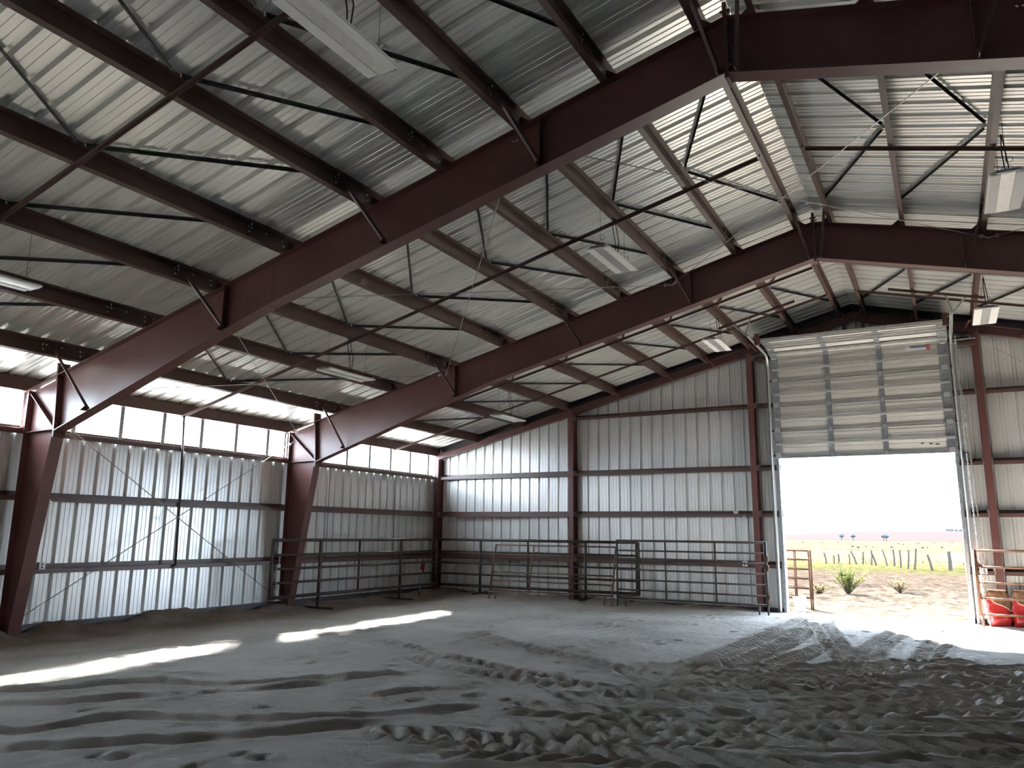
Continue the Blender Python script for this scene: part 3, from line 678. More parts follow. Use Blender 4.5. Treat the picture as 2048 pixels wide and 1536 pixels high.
# ------------------------------------------------------------------ wall girts
GZP = [(0.0, 0.0), (0.0, 0.078), (0.195, 0.078), (0.195, 0.156), (0.199, 0.156), (0.199, 0.074), (0.004, 0.074), (0.004, 0.0)]
def girt_left(side, z, a, b, label):
    d = -1 if side < 0 else 1
    t = thing('girt', label, 'girt', (mirror(0, side), (a+b)/2, z), 'brown wall girts')
    m = MB(); m.prism([(d*u, v) for u, v in GZP], (mirror(0.0, side), a, z), (1, 0, 0), (0, 0, 1), (0, b-a, 0)); m.build('rail', 'purlin', t)
    m = MB()
    for e in (a+0.06, b-0.06):
        m.tube([(mirror(0.0, side)+d*0.02, e, z+0.078), (mirror(0.0, side)+d*0.02, e, z+0.09)], 0.012, 6)
    m.build('end_bolts', 'bolt', t)
GN = ['lowest', 'middle', 'highest']
BN = ['in the corner bay', 'between the two visible frames', 'left of the near frame', 'beside the front wall']
for k, z in enumerate((1.00, 2.20, 3.30)):
    for i, (b, a) in enumerate(BAYS):
        girt_left(-1, z, a+(0.0 if i < 3 else 0.1), b-0.0 if i else b-0.15, '%s brown girt on the window wall %s' % (GN[k], BN[i]))
        girt_left(1, z, a+0.01, b-0.01, '%s brown girt on the wall opposite the windows, %s' % (GN[k], BN[i]))
# window sill caps
for side in (-1, 1):
    if side > 0: continue
    m = MB(); x0, x1 = sorted((mirror(-0.20, side), mirror(0.004, side))); m.box((x0, YB, 3.372), (x1, 0.10, 3.384))
    tag(m.build('trim_4', 'purlin'), 'brown sill ledge under the bright strip windows', 'sill', kind='structure')
def girt_end(z, a, b, label):
    t = thing('girt', label, 'girt', ((a+b)/2, 0, z), 'brown wall girts')
    m = MB(); m.prism([(u, v) for u, v in GZP], (a, 0.0, z), (0, 1, 0), (0, 0, 1), (b-a, 0, 0)); m.build('rail', 'purlin', t)
    for e in (a-0.035, b+0.035):
        m = MB(); m.box((e-0.05, 0.03, z+0.01), (e+0.05, 0.036, z+0.15)); m.build('clip', 'galvlite', t)
ECOL = [4.47, 9.37, WX-9.37, WX-4.47]
LV = ['lowest', 'second', 'third', 'fourth', 'highest']
EZ = [1.00, 2.20, 3.31, 4.85, 6.05]
SEG = [(0.08, ECOL[0]-0.09, 3, 'between the corner and first gable column'), (ECOL[0]+0.09, ECOL[1]-0.09, 4, 'between the first and second gable columns'),
       (ECOL[1]+0.09, DX0-0.03, 5, 'stub left of the doorway'), (DX1+0.03, ECOL[2]-0.09, 5, 'stub right of the doorway'),
       (ECOL[2]+0.09, ECOL[3]-0.09, 4, 'right of the column beyond the doorway'), (ECOL[3]+0.09, WX-0.08, 3, 'in the opposite corner bay')]
for a, b, n, nm in SEG:
    for k in range(n): girt_end(EZ[k], a, b, '%s brown gable wall girt %s' % (LV[k], nm))

# ------------------------------------------------------------------ gable columns, corner posts, gable rafters
def ibeam(x, y0, y1, fw, z0, z1, name, label, cat, grp):
    t = thing(name, label, cat, (x, (y0+y1)/2, z0), grp)
    m = MB(); m.box((x-0.004, y0+0.01, z0), (x+0.004, y1-0.01, z1)); m.build('web', 'red', t)
    m = MB(); m.box((x-fw/2, y0, z0), (x+fw/2, y0+0.010, z1)); m.build('inner_flange', 'red', t)
    m = MB(); m.box((x-fw/2, y1-0.010, z0), (x+fw/2, y1, z1)); m.build('outer_flange', 'red', t)
    return t
def rb(x): return 3.905+0.247*(x if x < W2 else WX-x)
CL = ['first dark red column along the gable wall from the corner', 'dark red gable column just left of the doorway', 'dark red gable column just right of the doorway', 'dark red gable column farthest right, out of the picture']
for x, l in zip(ECOL, CL): ibeam(x, -0.11, 0.19, 0.14, -0.05, rb(x)+0.01, 'gable_column', l, 'column', 'gable wall columns')
ibeam(0.00, -0.10, 0.19, 0.13, -0.05, 3.92, 'corner_post', 'dark corner post where window wall meets gable wall', 'post', 'corner posts')
ibeam(WX, -0.10, 0.19, 0.13, -0.05, 3.92, 'corner_post', 'dark corner post at the opposite gable corner', 'post', 'corner posts')
def gable_rafter(side, label):
    t = thing('gable_rafter', label, 'rafter', (mirror(0, side), 0, 4.0), 'gable rafters')
    P = lambda x, z: (mirror(x, side), z)
    poly = [P(-0.16, 3.875), P(W2, 6.822), P(W2, 7.035), P(-0.16, 4.045)]
    m = MB(); m.prism(poly, (0, 0.046, 0), (1, 0, 0), (0, 0, 1), (0, 0.008, 0)); m.build('web', 'red', t)
    nn = Vector((nS.x*(-side), 0, nS.z))
    m = MB(); m.bar((mirror(-0.16, side), 0.05, 3.88), (mirror(W2, side), 0.05, 6.822), 0.15, 0.010, up=nn); m.build('bottom_flange', 'red', t)
    m = MB(); m.bar((mirror(-0.16, side), 0.05, 4.04), (mirror(W2, side), 0.05, 7.035), 0.15, 0.010, up=nn); m.build('top_flange', 'red', t)
    for x in PX:
        c = Vector((mirror(x, side), 0, RT+SL*x)); tt = Vector((tS.x*(-side), 0, tS.z))
        m = MB(); m.prism([(0.0, 0.0), (0.16, 0.0), (0.02, 0.17), (0.0, 0.17)], c+tt*0.008+Vector((0, 0.02, 0)), tt, nn, (0, 0.012, 0)); m.build('purlin_clip', 'red', t)
    for x in PX[2:]:
        p = Vector((mirror(x+0.03, side), -0.30, RT+SL*x+0.05)); q = Vector((mirror(x+0.16, side), -0.03, 3.90+0.2492*(x+0.16)))
        m = MB(); m.bar(p, q, 0.05, 0.006); m.build('brace', 'red', t)
gable_rafter(-1, 'dark red sloping rafter on the gable wall, window side'); gable_rafter(1, 'dark red sloping rafter on the gable wall, far side')
for side, l in ((-1, 'dark rake angle under the roof sheets, window side of the gable'), (1, 'dark rake angle under the roof sheets, far side of the gable')):
    t = thing('rake_angle', l, 'angle', (mirror(0, side), 0.12, 4.3), 'rake angles')
    m = MB(); nn = Vector((nS.x*(-side), 0, nS.z))
    m.bar((mirror(-0.15, side), 0.188, SH-0.085-0.04), (mirror(W2, side), 0.188, SH+SL*W2-0.085), 0.010, 0.15, up=nn); m.build('vertical_leg', 'trimdark', t)
    m = MB(); m.bar((mirror(-0.15, side), 0.12, SH-0.012-0.04), (mirror(W2, side), 0.12, SH+SL*W2-0.012), 0.14, 0.008, up=nn); m.build('horizontal_leg', 'trimdark', t)

# ------------------------------------------------------------------ overhead door
door = thing('door_1', 'white sectional overhead door rolled up above the open doorway', 'overhead door', (W2, -0.1, 3.6), kind='structure')
EX0, EX1 = 9.90, 13.72
SECP = [((-0.10, 3.63+0.61*k), (-0.10, 3.63+0.61*(k+1)-0.008)) for k in range(4)] + [((-0.10, 6.07), (-0.63, 6.205)), ((-0.66, 6.215), (-1.25, 6.225))]
SX = [11.18, 12.32]
for si, ((ya, za), (yb2, zb2)) in enumerate(SECP):
    A = Vector((0, ya, za)); B = Vector((0, yb2, zb2)); d = (B-A); Ls = d.length; d.normalize(); nrm = Vector((0, d.z, -d.y))   # outside normal
    prof = []
    for h, q in ((0, 0), (0.02, 0.0), (0.025, 0.012), (0.10, 0.012), (0.105, 0.0), (0.20, 0.0), (0.205, 0.012), (0.215, 0.012), (0.22, 0.0), (0.30, 0), (0.31, 0.016), (0.34, 0.016), (0.35, 0), (0.44, 0), (0.445, 0.012), (0.455, 0.012), (0.46, 0), (0.53, 0), (0.535, 0.012), (0.585, 0.012), (0.59, 0), (0.60, 0)):
        prof.append((h*Ls/0.60, q))
    m = MB(); vs = []
    for x in (EX0, EX1):
        for h, q in prof: vs.append(A+d*h+nrm*(0.012+q)+Vector((x, 0, 0)))
    n = len(prof); m.add(vs, [(i, i+1, n+i+1, n+i) for i in range(n-1)])
    sec = m.build('section', 'doorskin', door)
    # meeting rails
    m = MB(); m.bar(A+Vector((EX0, 0, 0))+d*0.014, A+Vector((EX1, 0, 0))+d*0.014, 0.05, 0.022, up=d); m.build('rail', 'galvlite', sec)
    m = MB(); m.bar(B+Vector((EX0, 0, 0))-d*0.010, B+Vector((EX1, 0, 0))-d*0.010, 0.05, 0.016, up=d); m.build('rail', 'galvlite', sec)
    # strut across the middle
    c = (A+B)/2-d*0.01-nrm*0.045
    m = MB(); m.prism([(-0.028, 0), (-0.022, -0.045), (0.022, -0.045), (0.028, 0), (0.024, 0), (0.019, -0.041), (-0.019, -0.041), (-0.024, 0)], c+Vector((EX0+0.03, 0, 0))+nrm*0.03, d, nrm, (EX1-EX0-0.06, 0, 0)); m.build('strut', 'galvlite', sec)
    # end stiles and centre stiles
    for x0, x1 in ((EX0+0.005, EX0+0.16), (EX1-0.20, EX1-0.005)):
        m = MB(); m.prism([(x0, 0.01), (x1, 0.01), (x1, Ls-0.01), (x0, Ls-0.01)], A-nrm*0.026, (1, 0, 0), d, nrm*0.030); m.build('end_stile', 'galv', sec)
        for q in (0.08, 0.5):
            for dx in (0.05, 0.11):
                p = A+d*(q*Ls/0.6)-nrm*0.026+Vector((x0+dx, 0, 0)); m = MB(); m.tube([p+nrm*0.002, p-nrm*0.010], 0.010, 6); m.build('bolt', 'bolt', sec)
        p = A+d*0.02-nrm*0.03+Vector(((x0+x1)/2, 0, 0)); m = MB(); m.bar(p-Vector((0.06, 0, 0)), p+Vector((0.06, 0, 0)), 0.05, 0.10, up=d); m.build('hinge', 'galvlite', sec)
        xr = EX0-0.03 if x0 < 11 else EX1+0.03
        p = A+d*0.02-nrm*0.02; m = MB(); m.tube([p+Vector((xr-0.03, 0, 0)), p+Vector((xr+0.03, 0, 0))], 0.022, 8); m.build('roller', 'black', sec)
    for x in SX:
        m = MB(); m.prism([(x-0.055, 0.0), (x+0.055, 0.0), (x+0.055, Ls-0.02), (x-0.055, Ls-0.02)], A-nrm*0.022+d*0.01, (1, 0, 0), d, nrm*0.024); m.build('centre_stile', 'galv', sec)
        m = MB(); p = A+d*0.0-nrm*0.03+Vector((x, 0, 0)); m.bar(p-Vector((0.03, 0, 0)), p+Vector((0.03, 0, 0)), 0.02, 0.09, up=d); m.build('hinge', 'galvlite', sec)
m = MB(); m.box((EX0, -0.135, 3.585), (EX1, -0.075, 3.635)); m.build('bottom_seal', 'galv', door)
m = MB(); m.bar((EX0, -1.27, 6.26), (EX1, -1.27, 6.26), 0.05, 0.06); m.build('top_strut', 'galvlite', door)
# sticker with a blue line and red blocks on the top vertical section
m = MB(); m.box((12.88, -0.0935, 5.925), (13.37, -0.0920, 6.030)); m.build('sticker', 'stickerwhite', door)
m = MB(); m.box((12.97, -0.0950, 5.992), (13.30, -0.0937, 6.020)); m.build('sticker_line', 'stickerblue', door)
m = MB(); m.box((13.28, -0.0955, 5.980), (13.37, -0.0937, 6.032)); m.box((13.30, -0.0955, 5.922), (13.37, -0.0937, 5.965)); m.build('sticker_block', 'stickerred', door)
m = MB()
for k, (a, b) in enumerate(((13.02, 13.08), (13.18, 13.25), (13.30, 13.38))): m.box((a, -0.0930, 3.80-0.012*k), (b, -0.0920, 3.822-0.012*k))
m.build('sticker_scrap', 'wood', door)
# tracks
for x, s_, l in ((9.835, -1, 'left'), (13.785, 1, 'right')):
    t = thing('door_track', 'galvanised %s-hand track of the overhead door with hanging angles' % l, 'door track', (x, -0.1, 0), 'overhead door tracks')
    path = [(x, -0.12, 0.02), (x, -0.12, 5.80)] + arc((x, -0.44, 5.80), 0.32, 0.0, PI/2*0.98, 7) + [(x, -2.35, 6.13)]
    m = MB(); m.tube(path, 0.030, 6); m.build('rail', 'galvlite', t)
    m = MB(); m.bar((x+s_*0.045, -0.10, 0.0), (x+s_*0.045, -0.10, 5.9), 0.010, 0.09, up=(0, 1, 0)); m.build('jamb_angle', 'galv', t)
    m = MB(); m.bar((x+s_*0.035, -0.55, 6.16), (x+s_*0.035, -2.38, 6.17), 0.012, 0.085); m.build('stiffening_angle', 'galvlite', t)
    xa = 9.55 if s_ < 0 else WX-9.55; xb = 9.95 if s_ < 0 else 13.72
    for xx in (xa, xb):
        zz = RT+SL*(xx if xx < W2 else WX-xx)-0.04
        m = MB(); m.bar((x+s_*0.04, -2.34, 6.15), (xx, -2.48, zz), 0.036, 0.004, up=(0, 1, 0)); m.bar((x+s_*0.04, -2.32, 6.15), (xx, -2.46, zz), 0.004, 0.03, up=(0, 1, 0)); m.build('hanging_angle', 'galvlite', t)
        for k in range(1, 14):
            p = Vector((x+s_*0.04, -2.34, 6.15)).lerp(Vector((xx, -2.48, zz)), k/14); m = MB(); m.tube([p+Vector((0, -0.006, 0)), p+Vector((0, -0.0025, 0))], 0.007, 5); m.build('slot', 'black', t)
    m = MB(); m.box((x-s_*0.10-0.05, -1.86, 6.02), (x-s_*0.10+0.05, -1.78, 6.28)); m.build('bumper', 'red', t)
    m = MB(); m.bar((x, -1.82, 6.20), (x-s_*0.15, -1.82, 6.20), 0.04, 0.03); m.build('bumper_bracket', 'galvlite', t)
for s_, xa, xb, l in ((-1, 9.25, 10.90, 'left'), (1, WX-9.25, 12.72, 'right')):
    t = thing('header_strut', 'brown angle bar under the purlins holding the %s door track' % l, 'bar', (xa, -2.5, 6.3), 'door track hangers')
    z0 = RT+SL*(xa if xa < W2 else WX-xa); z1 = RT+SL*(xb if xb < W2 else WX-xb)
    m = MB(); m.bar((xa, -2.50, z0-0.02), (xb, -2.50, z1-0.02), 0.06, 0.006); m.build('flat_leg', 'purlin', t)
    m = MB(); m.bar((xa, -2.53, z0-0.045), (xb, -2.53, z1-0.045), 0.006, 0.055); m.build('upright_leg', 'purlin', t)
# torsion shaft above the opening with its chain wheel
t = thing('door_shaft', 'zinc torsion shaft with chain wheel beside the overhead door', 'shaft', (13.9, -0.2, 6.0))
m = MB(); m.tube([(13.80, -0.20, 6.06), (14.26, -0.20, 6.06)], 0.016, 8); m.build('shaft', 'galvlite', t, smooth=True)
m = MB(); m.tube([(13.855, -0.20, 6.06), (13.885, -0.20, 6.06)], 0.10, 14); m.build('chain_wheel', 'galvlite', t)
m = MB(); m.box((13.905, -0.24, 5.92), (14.24, 0.02, 5.98)); m.box((13.905, -0.02, 5.92), (14.24, 0.02, 6.12)); m.build('bearing_bracket', 'purlin', t)
def chain(pts, r, link, name, label, cat, grp=None, mat='galvlite'):
    t = thing(name, label, cat, pts[0], grp); P = [Vector(p) for p in pts]; m = MB(); k = 0
    for a, b in zip(P[:-1], P[1:]):
        n = max(1, int((b-a).length/link)); d = (b-a).normalized()
        s1 = Vector((1, 0, 0)) if abs(d.x) < 0.9 else Vector((0, 1, 0)); s1 = (s1-d*s1.dot(d)).normalized(); s2 = d.cross(s1)
        for i in range(n):
            c = a+d*((i+0.5)*link); w = s1 if k % 2 else s2; k += 1
            h = link*0.66
            loop = [c-d*h*0.5+w*r*2.2, c+d*h*0.5+w*r*2.2, c+d*h*0.9, c+d*h*0.5-w*r*2.2, c-d*h*0.5-w*r*2.2, c-d*h*0.9]
            m.tube(loop, r, 4, closed=True)
    o = m.build('links', mat, t); o['kind'] = 'stuff'; return t
chain([(13.87, -0.30, 6.03), (13.87, -0.27, 3.56), (13.92, -0.22, 0.10)], 0.006, 0.045, 'hoist_chain', 'bright hoist chain strand hanging from the door chain wheel, front strand', 'chain', 'door hoist chain')
chain([(13.87, -0.10, 6.03), (13.94, -0.14, 3.56), (14.00, -0.14, 0.40)], 0.006, 0.045, 'hoist_chain', 'bright hoist chain strand hanging from the door chain wheel, rear strand', 'chain', 'door hoist chain')
t = thing('chain_keeper', 'small dark chain keeper bracket on the right door jamb', 'bracket', (13.83, -0.2, 3.55)); m = MB(); m.box((13.80, -0.22, 3.54), (13.90, -0.16, 3.58)); m.box((13.80, -0.20, 3.46), (13.83, -0.14, 3.62)); m.build('bracket', 'trimdark', t)
# jamb trims
for x0, x1, n_, l in ((9.90, 9.965, 6, 'left'), (13.655, 13.72, 7, 'right')):
    m = MB(); m.box((x0, -0.06, -0.02), (x1, 0.24, DZ+0.0)); tag(m.build('trim_%d' % n_, 'galv'), 'galvanised %s jamb of the open doorway' % l, 'door jamb', kind='structure')
m = MB(); m.box((9.90, -0.05, DZ-0.02), (13.72, 0.24, DZ+0.06)); tag(m.build('trim_8', 'galv'), 'galvanised header across the open doorway', 'door header', kind='structure')
for x, l in ((11.62, 'left of the ridge'), (12.02, 'right of the ridge')):
    t = thing('header_post', 'short dark post under the gable apex, %s' % l, 'post', (x, 0, 3.7), 'posts above the door header')
    m = MB(); m.box((x-0.035, -0.03, 3.70), (x+0.035, 0.02, 6.83)); m.build('tube', 'trimdark', t)

# ------------------------------------------------------------------ lights
def light_fixture():
    t = thing('light_fixture', 'x', 'light fixture', (0, 0, 0), 'hanging white light fixtures')
    def B(a, b, nm, mat): m = MB(); m.box(a, b); return m.build(nm, mat, t, local=True)
    m = MB(); m.prism([(-0.185, 0.0), (0.185, 0.0), (0.150, 0.030), (0.06, 0.045), (-0.06, 0.045), (-0.150, 0.030)], (0, -0.58, 0), (1, 0, 0), (0, 0, 1), (0, 1.16, 0)); hous = m.build('housing', 'white', t, local=True)
    B((-0.165, -0.565, -0.008), (-0.070, 0.565, 0.0), 'lens', 'lens'); B((0.070, -0.565, -0.008), (0.165, 0.565, 0.0), 'lens', 'lens')
    B((-0.066, -0.570, -0.004), (0.066, 0.570, 0.0), 'centre_cover', 'galvlite')
    B((-0.11, -0.60, 0.0), (0.11, -0.58, 0.035), 'end_cap', 'galv'); B((-0.11, 0.58, 0.0), (0.11, 0.60, 0.035), 'end_cap', 'galv')
    for yy in (-0.48, 0.48):
        m = MB(); m.tube([(-0.10, yy, 0.03), (0, yy, 0.16), (0.10, yy, 0.03)], 0.0025, 4); m.tube([(0, yy, 0.16), (0, yy, 0.69)], 0.0025, 4); m.build('hanging_wire', 'black', t, local=True)
        m = MB(); m.tube([(0.03+0.035*math.cos(k*PI/5), yy, 0.19+0.035*math.sin(k*PI/5)) for k in range(10)], 0.003, 4, closed=True); m.build('wire_coil', 'black', t, local=True)
    m = MB(); m.tube([(0.02, 0.05, 0.04), (0.03, 0.03, 0.25), (0.01, -0.02, 0.5), (0.02, -0.04, 0.70)], 0.007, 5); m.build('cord', 'black', t, local=True)
    m = MB(); m.tube([(0.04, 0.06, 0.04), (0.07, 0.06, 0.3), (0.03, -0.02, 0.70)], 0.007, 5); m.build('cord', 'black', t, local=True)
    return t
LF = [((9.35, -15.13, 5.76), 'large white light fixture hanging nearest the viewer at top of picture'),
      ((4.34, -15.20, 4.48), 'white light fixture cut by the left picture edge'),
      ((4.34, -9.20, 4.46), 'white light fixture in middle bay above the strip windows'),
      ((4.34, -3.38, 4.47), 'small white light fixture in the far bay near the gable corner'),
      ((9.37, -9.18, 5.75), 'white light fixture in the middle bay, upper centre'),
      ((9.37, -3.20, 5.77), 'white light fixture in the far bay, left of the overhead door'),
      ((14.27, -9.48, 5.64), 'white light fixture in the middle bay at the right picture edge'),
      ((14.27, -3.95, 5.59), 'white light fixture in the far bay, right of the overhead door')]
L0 = light_fixture(); L0.location = LF[0][0]; L0['label'] = LF[0][1]
for loc, l in LF[1:]: dup(L0, loc, l)

# ------------------------------------------------------------------ wall pipe, conduits, outlets
t = thing('wall_pipe', 'thin dark vertical pipe on the window wall between the frames', 'pipe', (0.04, -9.05, 1.0))
m = MB(); m.tube([(0.035, -9.03, 1.03), (0.035, -9.06, 2.2), (0.03, -9.14, 4.02)], 0.022, 8); m.build('pipe', 'trimdark', t, smooth=True)
m = MB(); m.box((0.0, -9.08, 1.02), (0.06, -8.98, 1.05)); m.build('foot_bracket', 'purlin', t)
for y, l in ((-4.75, 'thin dark rod on the window wall in the corner bay, left one'), (-2.1, 'thin dark rod on the window wall in the corner bay, right one')):
    t = thing('sag_rod', l, 'rod', (0.01, y, 1.07), 'wall sag rods'); m = MB(); m.tube([(0.012, y, 1.07), (0.012, y, 3.32)], 0.008, 6); m.build('rod', 'trimdark', t)
    m = MB()
    for z in (1.07, 2.27, 3.32): m.tube([(0.012, y, z-0.02), (0.012, y, z+0.02)], 0.015, 6)
    m.build('nut', 'trimdark', t)
def outlet(px, axis, z0, ztop, label):
    t = thing('outlet_box', label, 'outlet', px+(z0,), 'outlet boxes with conduit')
    x, y = px
    if axis == 'x':
        F = lambda a, b, z: (x+b, y+a, z)
    else:
        F = lambda a, b, z: (x+a, y-b, z)
    def bx(a0, a1, b0, b1, c0, c1, nm, mat):
        p = F(a0, b0, c0); q = F(a1, b1, c1); m = MB(); m.box(tuple(map(min, p, q)), tuple(map(max, p, q))); return m.build(nm, mat, t)
    bx(-0.055, 0.055, 0.0, 0.055, z0-0.06, z0+0.06, 'box', 'plate'); bx(-0.05, 0.05, 0.055, 0.060, z0-0.052, z0+0.052, 'cover', 'conduit')
    bx(-0.018, 0.018, 0.060, 0.063, z0-0.040, z0-0.008, 'socket', 'trimdark'); bx(-0.018, 0.018, 0.060, 0.063, z0+0.008, z0+0.040, 'socket', 'trimdark')
    m = MB(); m.tube([F(0, 0.03, z0+0.06), F(0, 0.03, z0+0.16), F(0.02, 0.0, z0+0.28), F(0.03, 0.0, z0+0.5), F(0.03, 0.0, ztop-0.05), F(0.03, -0.03, ztop+0.03)], 0.011, 6); m.build('conduit', 'conduit', t, smooth=True)
    bx(0.0, 0.06, -0.01, 0.012, ztop-0.05, ztop-0.03, 'strap', 'bolt')
outlet((0.01, -11.65), 'x', 1.13, 2.24, 'grey outlet box with conduit on the window wall beside the near column')
outlet((9.04, 0.0), 'y', 1.09, 2.25, 'pale outlet box with conduit on the gable wall left of the doorway')
outlet((13.98, 0.0), 'y', 1.08, 2.22, 'pale outlet box with conduit right of the doorway')
t = thing('junction_box', 'small pale junction box on a girt left of the doorway', 'box', (8.88, 0.0, 2.25)); m = MB(); m.box((8.82, -0.03, 2.285), (8.93, 0.03, 2.345)); m.build('box', 'plate', t)
m = MB(); m.tube([(8.93, 0.0, 2.32), (8.99, 0.0, 2.35), (9.04, 0.03, 2.33)], 0.006, 5); m.tube([(8.82, 0.0, 2.32), (8.70, 0.02, 2.31), (8.4, 0.03, 2.29)], 0.006, 5); m.build('wire', 'black', t)

# ------------------------------------------------------------------ livestock panels
def panel(name, label, cat, P, Q, top, zs, posts, r, mat, feet=(), gussets=(), lean=0.0, sub_posts=(), tee=(), end_low=None, group=None):
    """pipe panel from P to Q (ground xy), rails at heights zs, end posts, inner posts at fractions"""
    P = Vector((P[0], P[1], 0)); Q = Vector((Q[0], Q[1], 0)); d = (Q-P).normalized(); nrm = Vector((-d.y, d.x, 0))
    g0 = gz((P.x+Q.x)/2, (P.y+Q.y)/2)
    t = thing(name, label, cat, ((P.x+Q.x)/2, (P.y+Q.y)/2, g0), group)
    at = lambda f, z: P+(Q-P)*f+nrm*(lean*z/top)+Vector((0, 0, z))
    for k, z in enumerate(zs):
        rr = r*1.35 if (k in (0, len(zs)-1) and mat == 'pipe') else r
        m = MB(); m.tube([at(0, z), at(1, z)], rr, 8); m.build('rail', mat, t, smooth=True)
    low = zs[0] if end_low is None else end_low
    for f in (0, 1):
        m = MB(); m.tube([at(f, low-r), at(f, zs[-1]+r)], r*1.35, 8); m.build('end_post', mat, t, smooth=True)
    for f in posts:
        m = MB(); m.tube([at(f, zs[0]), at(f, zs[-1])], r, 8); m.build('post', mat, t, smooth=True)
    for f in tee:
        a = at(f, 0); gg = gz(a.x, a.y); m = MB(); m.tube([at(f, gg-0.02), at(f, zs[-1])], r*1.3, 8); m.build('leg', mat, t, smooth=True)
        m = MB(); c = at(f, gg+0.03); m.tube([c-nrm*0.42+d*0.02, c+nrm*0.42-d*0.02], r*0.9, 8); m.build('foot_bar', mat, t, smooth=True)
    for f in feet:
        a = at(f, 0); gg = gz(a.x, a.y); m = MB(); m.tube([at(f, min(gg, 0.0)-0.03), at(f, zs[0])], r, 8); m.build('leg', mat, t, smooth=True)
    for f, k in gussets:
        s = 1 if f == 0 else -1; c = at(f, zs[k]); m = MB(); m.prism([(0, 0), (s*0.14, 0), (0, 0.15)], c-nrm*0.004, d, (0, 0, 1), nrm*0.008); m.build('gusset', mat, t)
    return t, at
G1 = [0.36, 0.65, 0.95, 1.25, 1.56]
tL, aL = panel('livestock_panel', 'dark pipe livestock panel along the window wall below the far frame', 'livestock panel', (0.75, -7.20), (0.75, -1.08), 1.56, [0.345, 0.645, 0.94, 1.235, 1.55], (0.463,), 0.027, 'pipe', gussets=((0, 1), (0, 3)), tee=(0.240, 0.735), group='pipe livestock panels')
tB, aB = panel('livestock_panel', 'dark pipe livestock panel along the gable wall from the corner', 'livestock panel', (0.345, -0.45), (6.45, -0.45), 1.56, [0.29, 0.60, 0.90, 1.22, 1.55], (0.49,), 0.027, 'pipe', gussets=((0, 1), (0, 3)), tee=(0.243, 0.770), group='pipe livestock panels')
tN, aN = panel('livestock_panel', 'smaller brown pipe panel leaning against the gable wall panel', 'livestock panel', (2.46, -1.02), (5.98, -1.02), 1.45, [0.25, 0.50, 0.72, 1.18, 1.43], (0.335, 0.665), 0.018, 'rust', feet=(0.0, 0.055, 0.945, 1.0), lean=0.36, group='pipe livestock panels')
for z in (0.95, 1.25):
    m = MB(); p = aN(1, z); m.box((p.x+0.0, p.y-0.03, p.z-0.03), (p.x+0.09, p.y+0.03, p.z+0.03)); m.build('latch', 'trimdark', tN)
tG, aG = panel('gate_panel', 'dark six-rail pipe gate panel left of the doorway', 'gate', (6.12, -0.95), (9.72, -0.95), 1.62, [0.22, 0.42, 0.66, 0.90, 1.13, 1.36, 1.60], (0.345, 0.68), 0.020, 'pipe', feet=(0.0, 0.06, 0.945, 1.0), group='pipe livestock panels')
m = MB(); m.tube([(6.70, -0.97, 0.30), (6.70, -0.97, 1.55), (6.16, -0.97, 1.55)], 0.024, 8); m.tube([(6.70, -0.97, 0.30), (6.16, -0.97, 0.27)], 0.024, 8); m.build('inner_frame', 'pipe', tG, smooth=True)
for z in (0.40, 0.42+0.62, 1.24):
    m = MB(); m.tube([(9.75, -0.97, z-0.07), (9.77, -0.97, z), (9.75, -0.97, z+0.07)], 0.022, 6); m.build('latch', 'rust', tG)
tR, aR = panel('livestock_panel', 'rusty pipe livestock panel right of the doorway in front of feed sacks', 'livestock panel', (13.82, -0.58), (16.9, -0.58), 1.52, [0.245, 0.56, 0.87, 1.18, 1.51], (0.5,), 0.024, 'rust', gussets=((0, 1), (0, 3)), feet=(0.96,), tee=(0.62,), group='pipe livestock panels')
m = MB(); m.tube([(13.86, -0.58, -0.02), (13.86, -0.58, 0.25)], 0.02, 8); m.build('leg', 'rust', tR)
chain([(13.90, -0.63, 1.19), (13.905, -0.64, 0.56), (13.97, -0.62, 0.02)], 0.009, 0.06, 'latch_chain', 'white bright chain hanging on the rusty panel right of the doorway', 'chain', 'panel latch chains', 'galvlite')
chain([(0.78, -7.08, 0.95), (0.79, -7.06, 0.50)], 0.008, 0.055, 'latch_chain', 'short pale chain on the left end of the window wall panel', 'chain', 'panel latch chains', 'galvlite')
t = thing('pale_cord', 'thin pale cord hanging over the left end of the window wall panel', 'cord', (0.70, -6.93, 0.9)); m = MB(); m.tube([(0.72, -6.92, 1.60), (0.70, -6.93, 1.3), (0.71, -6.95, 1.0)], 0.007, 5); m.build('cord', 'stick', t)
# red halter and pale stick behind the corner panel
t = thing('stock_stick', 'thin pale stick with dark tip leaning by the corner panel', 'stick', (0.62, -1.60, gz(0.62, -1.6)))
m = MB(); m.tube([(0.60, -1.60, 0.16), (0.62, -1.62, 0.78)], 0.011, 6); m.build('shaft', 'stick', t); m = MB(); m.tube([(0.598, -1.598, gz(0.6, -1.6)-0.01), (0.60, -1.60, 0.16)], 0.016, 6); m.build('tip', 'black', t)
t = thing('halter', 'red webbing halter hung on the corner panel rail', 'halter', (0.70, -1.64, 0.7))
for k, (dx, dy, rx, rz_) in enumerate(((0.0, 0.0, 0.030, 0.115), (0.02, 0.03, 0.024, 0.10), (0.0, -0.03, 0.036, 0.085))):
    m = MB(); m.tube([(0.70+dx+0.01*math.sin(a*3), -1.64+dy+rx*math.cos(a), 0.86-0.02*k+rz_*math.sin(a)) for a in [i*PI/6 for i in range(12)]], 0.014, 5, closed=True); m.build('strap', 'redrope', t, smooth=True)
m = MB(); m.tube([(0.71, -1.66, 0.80), (0.71, -1.70, 0.76), (0.71, -1.72, 0.80), (0.71, -1.70, 0.88), (0.71, -1.66, 0.93)], 0.006, 5); m.build('cord', 'black', t)
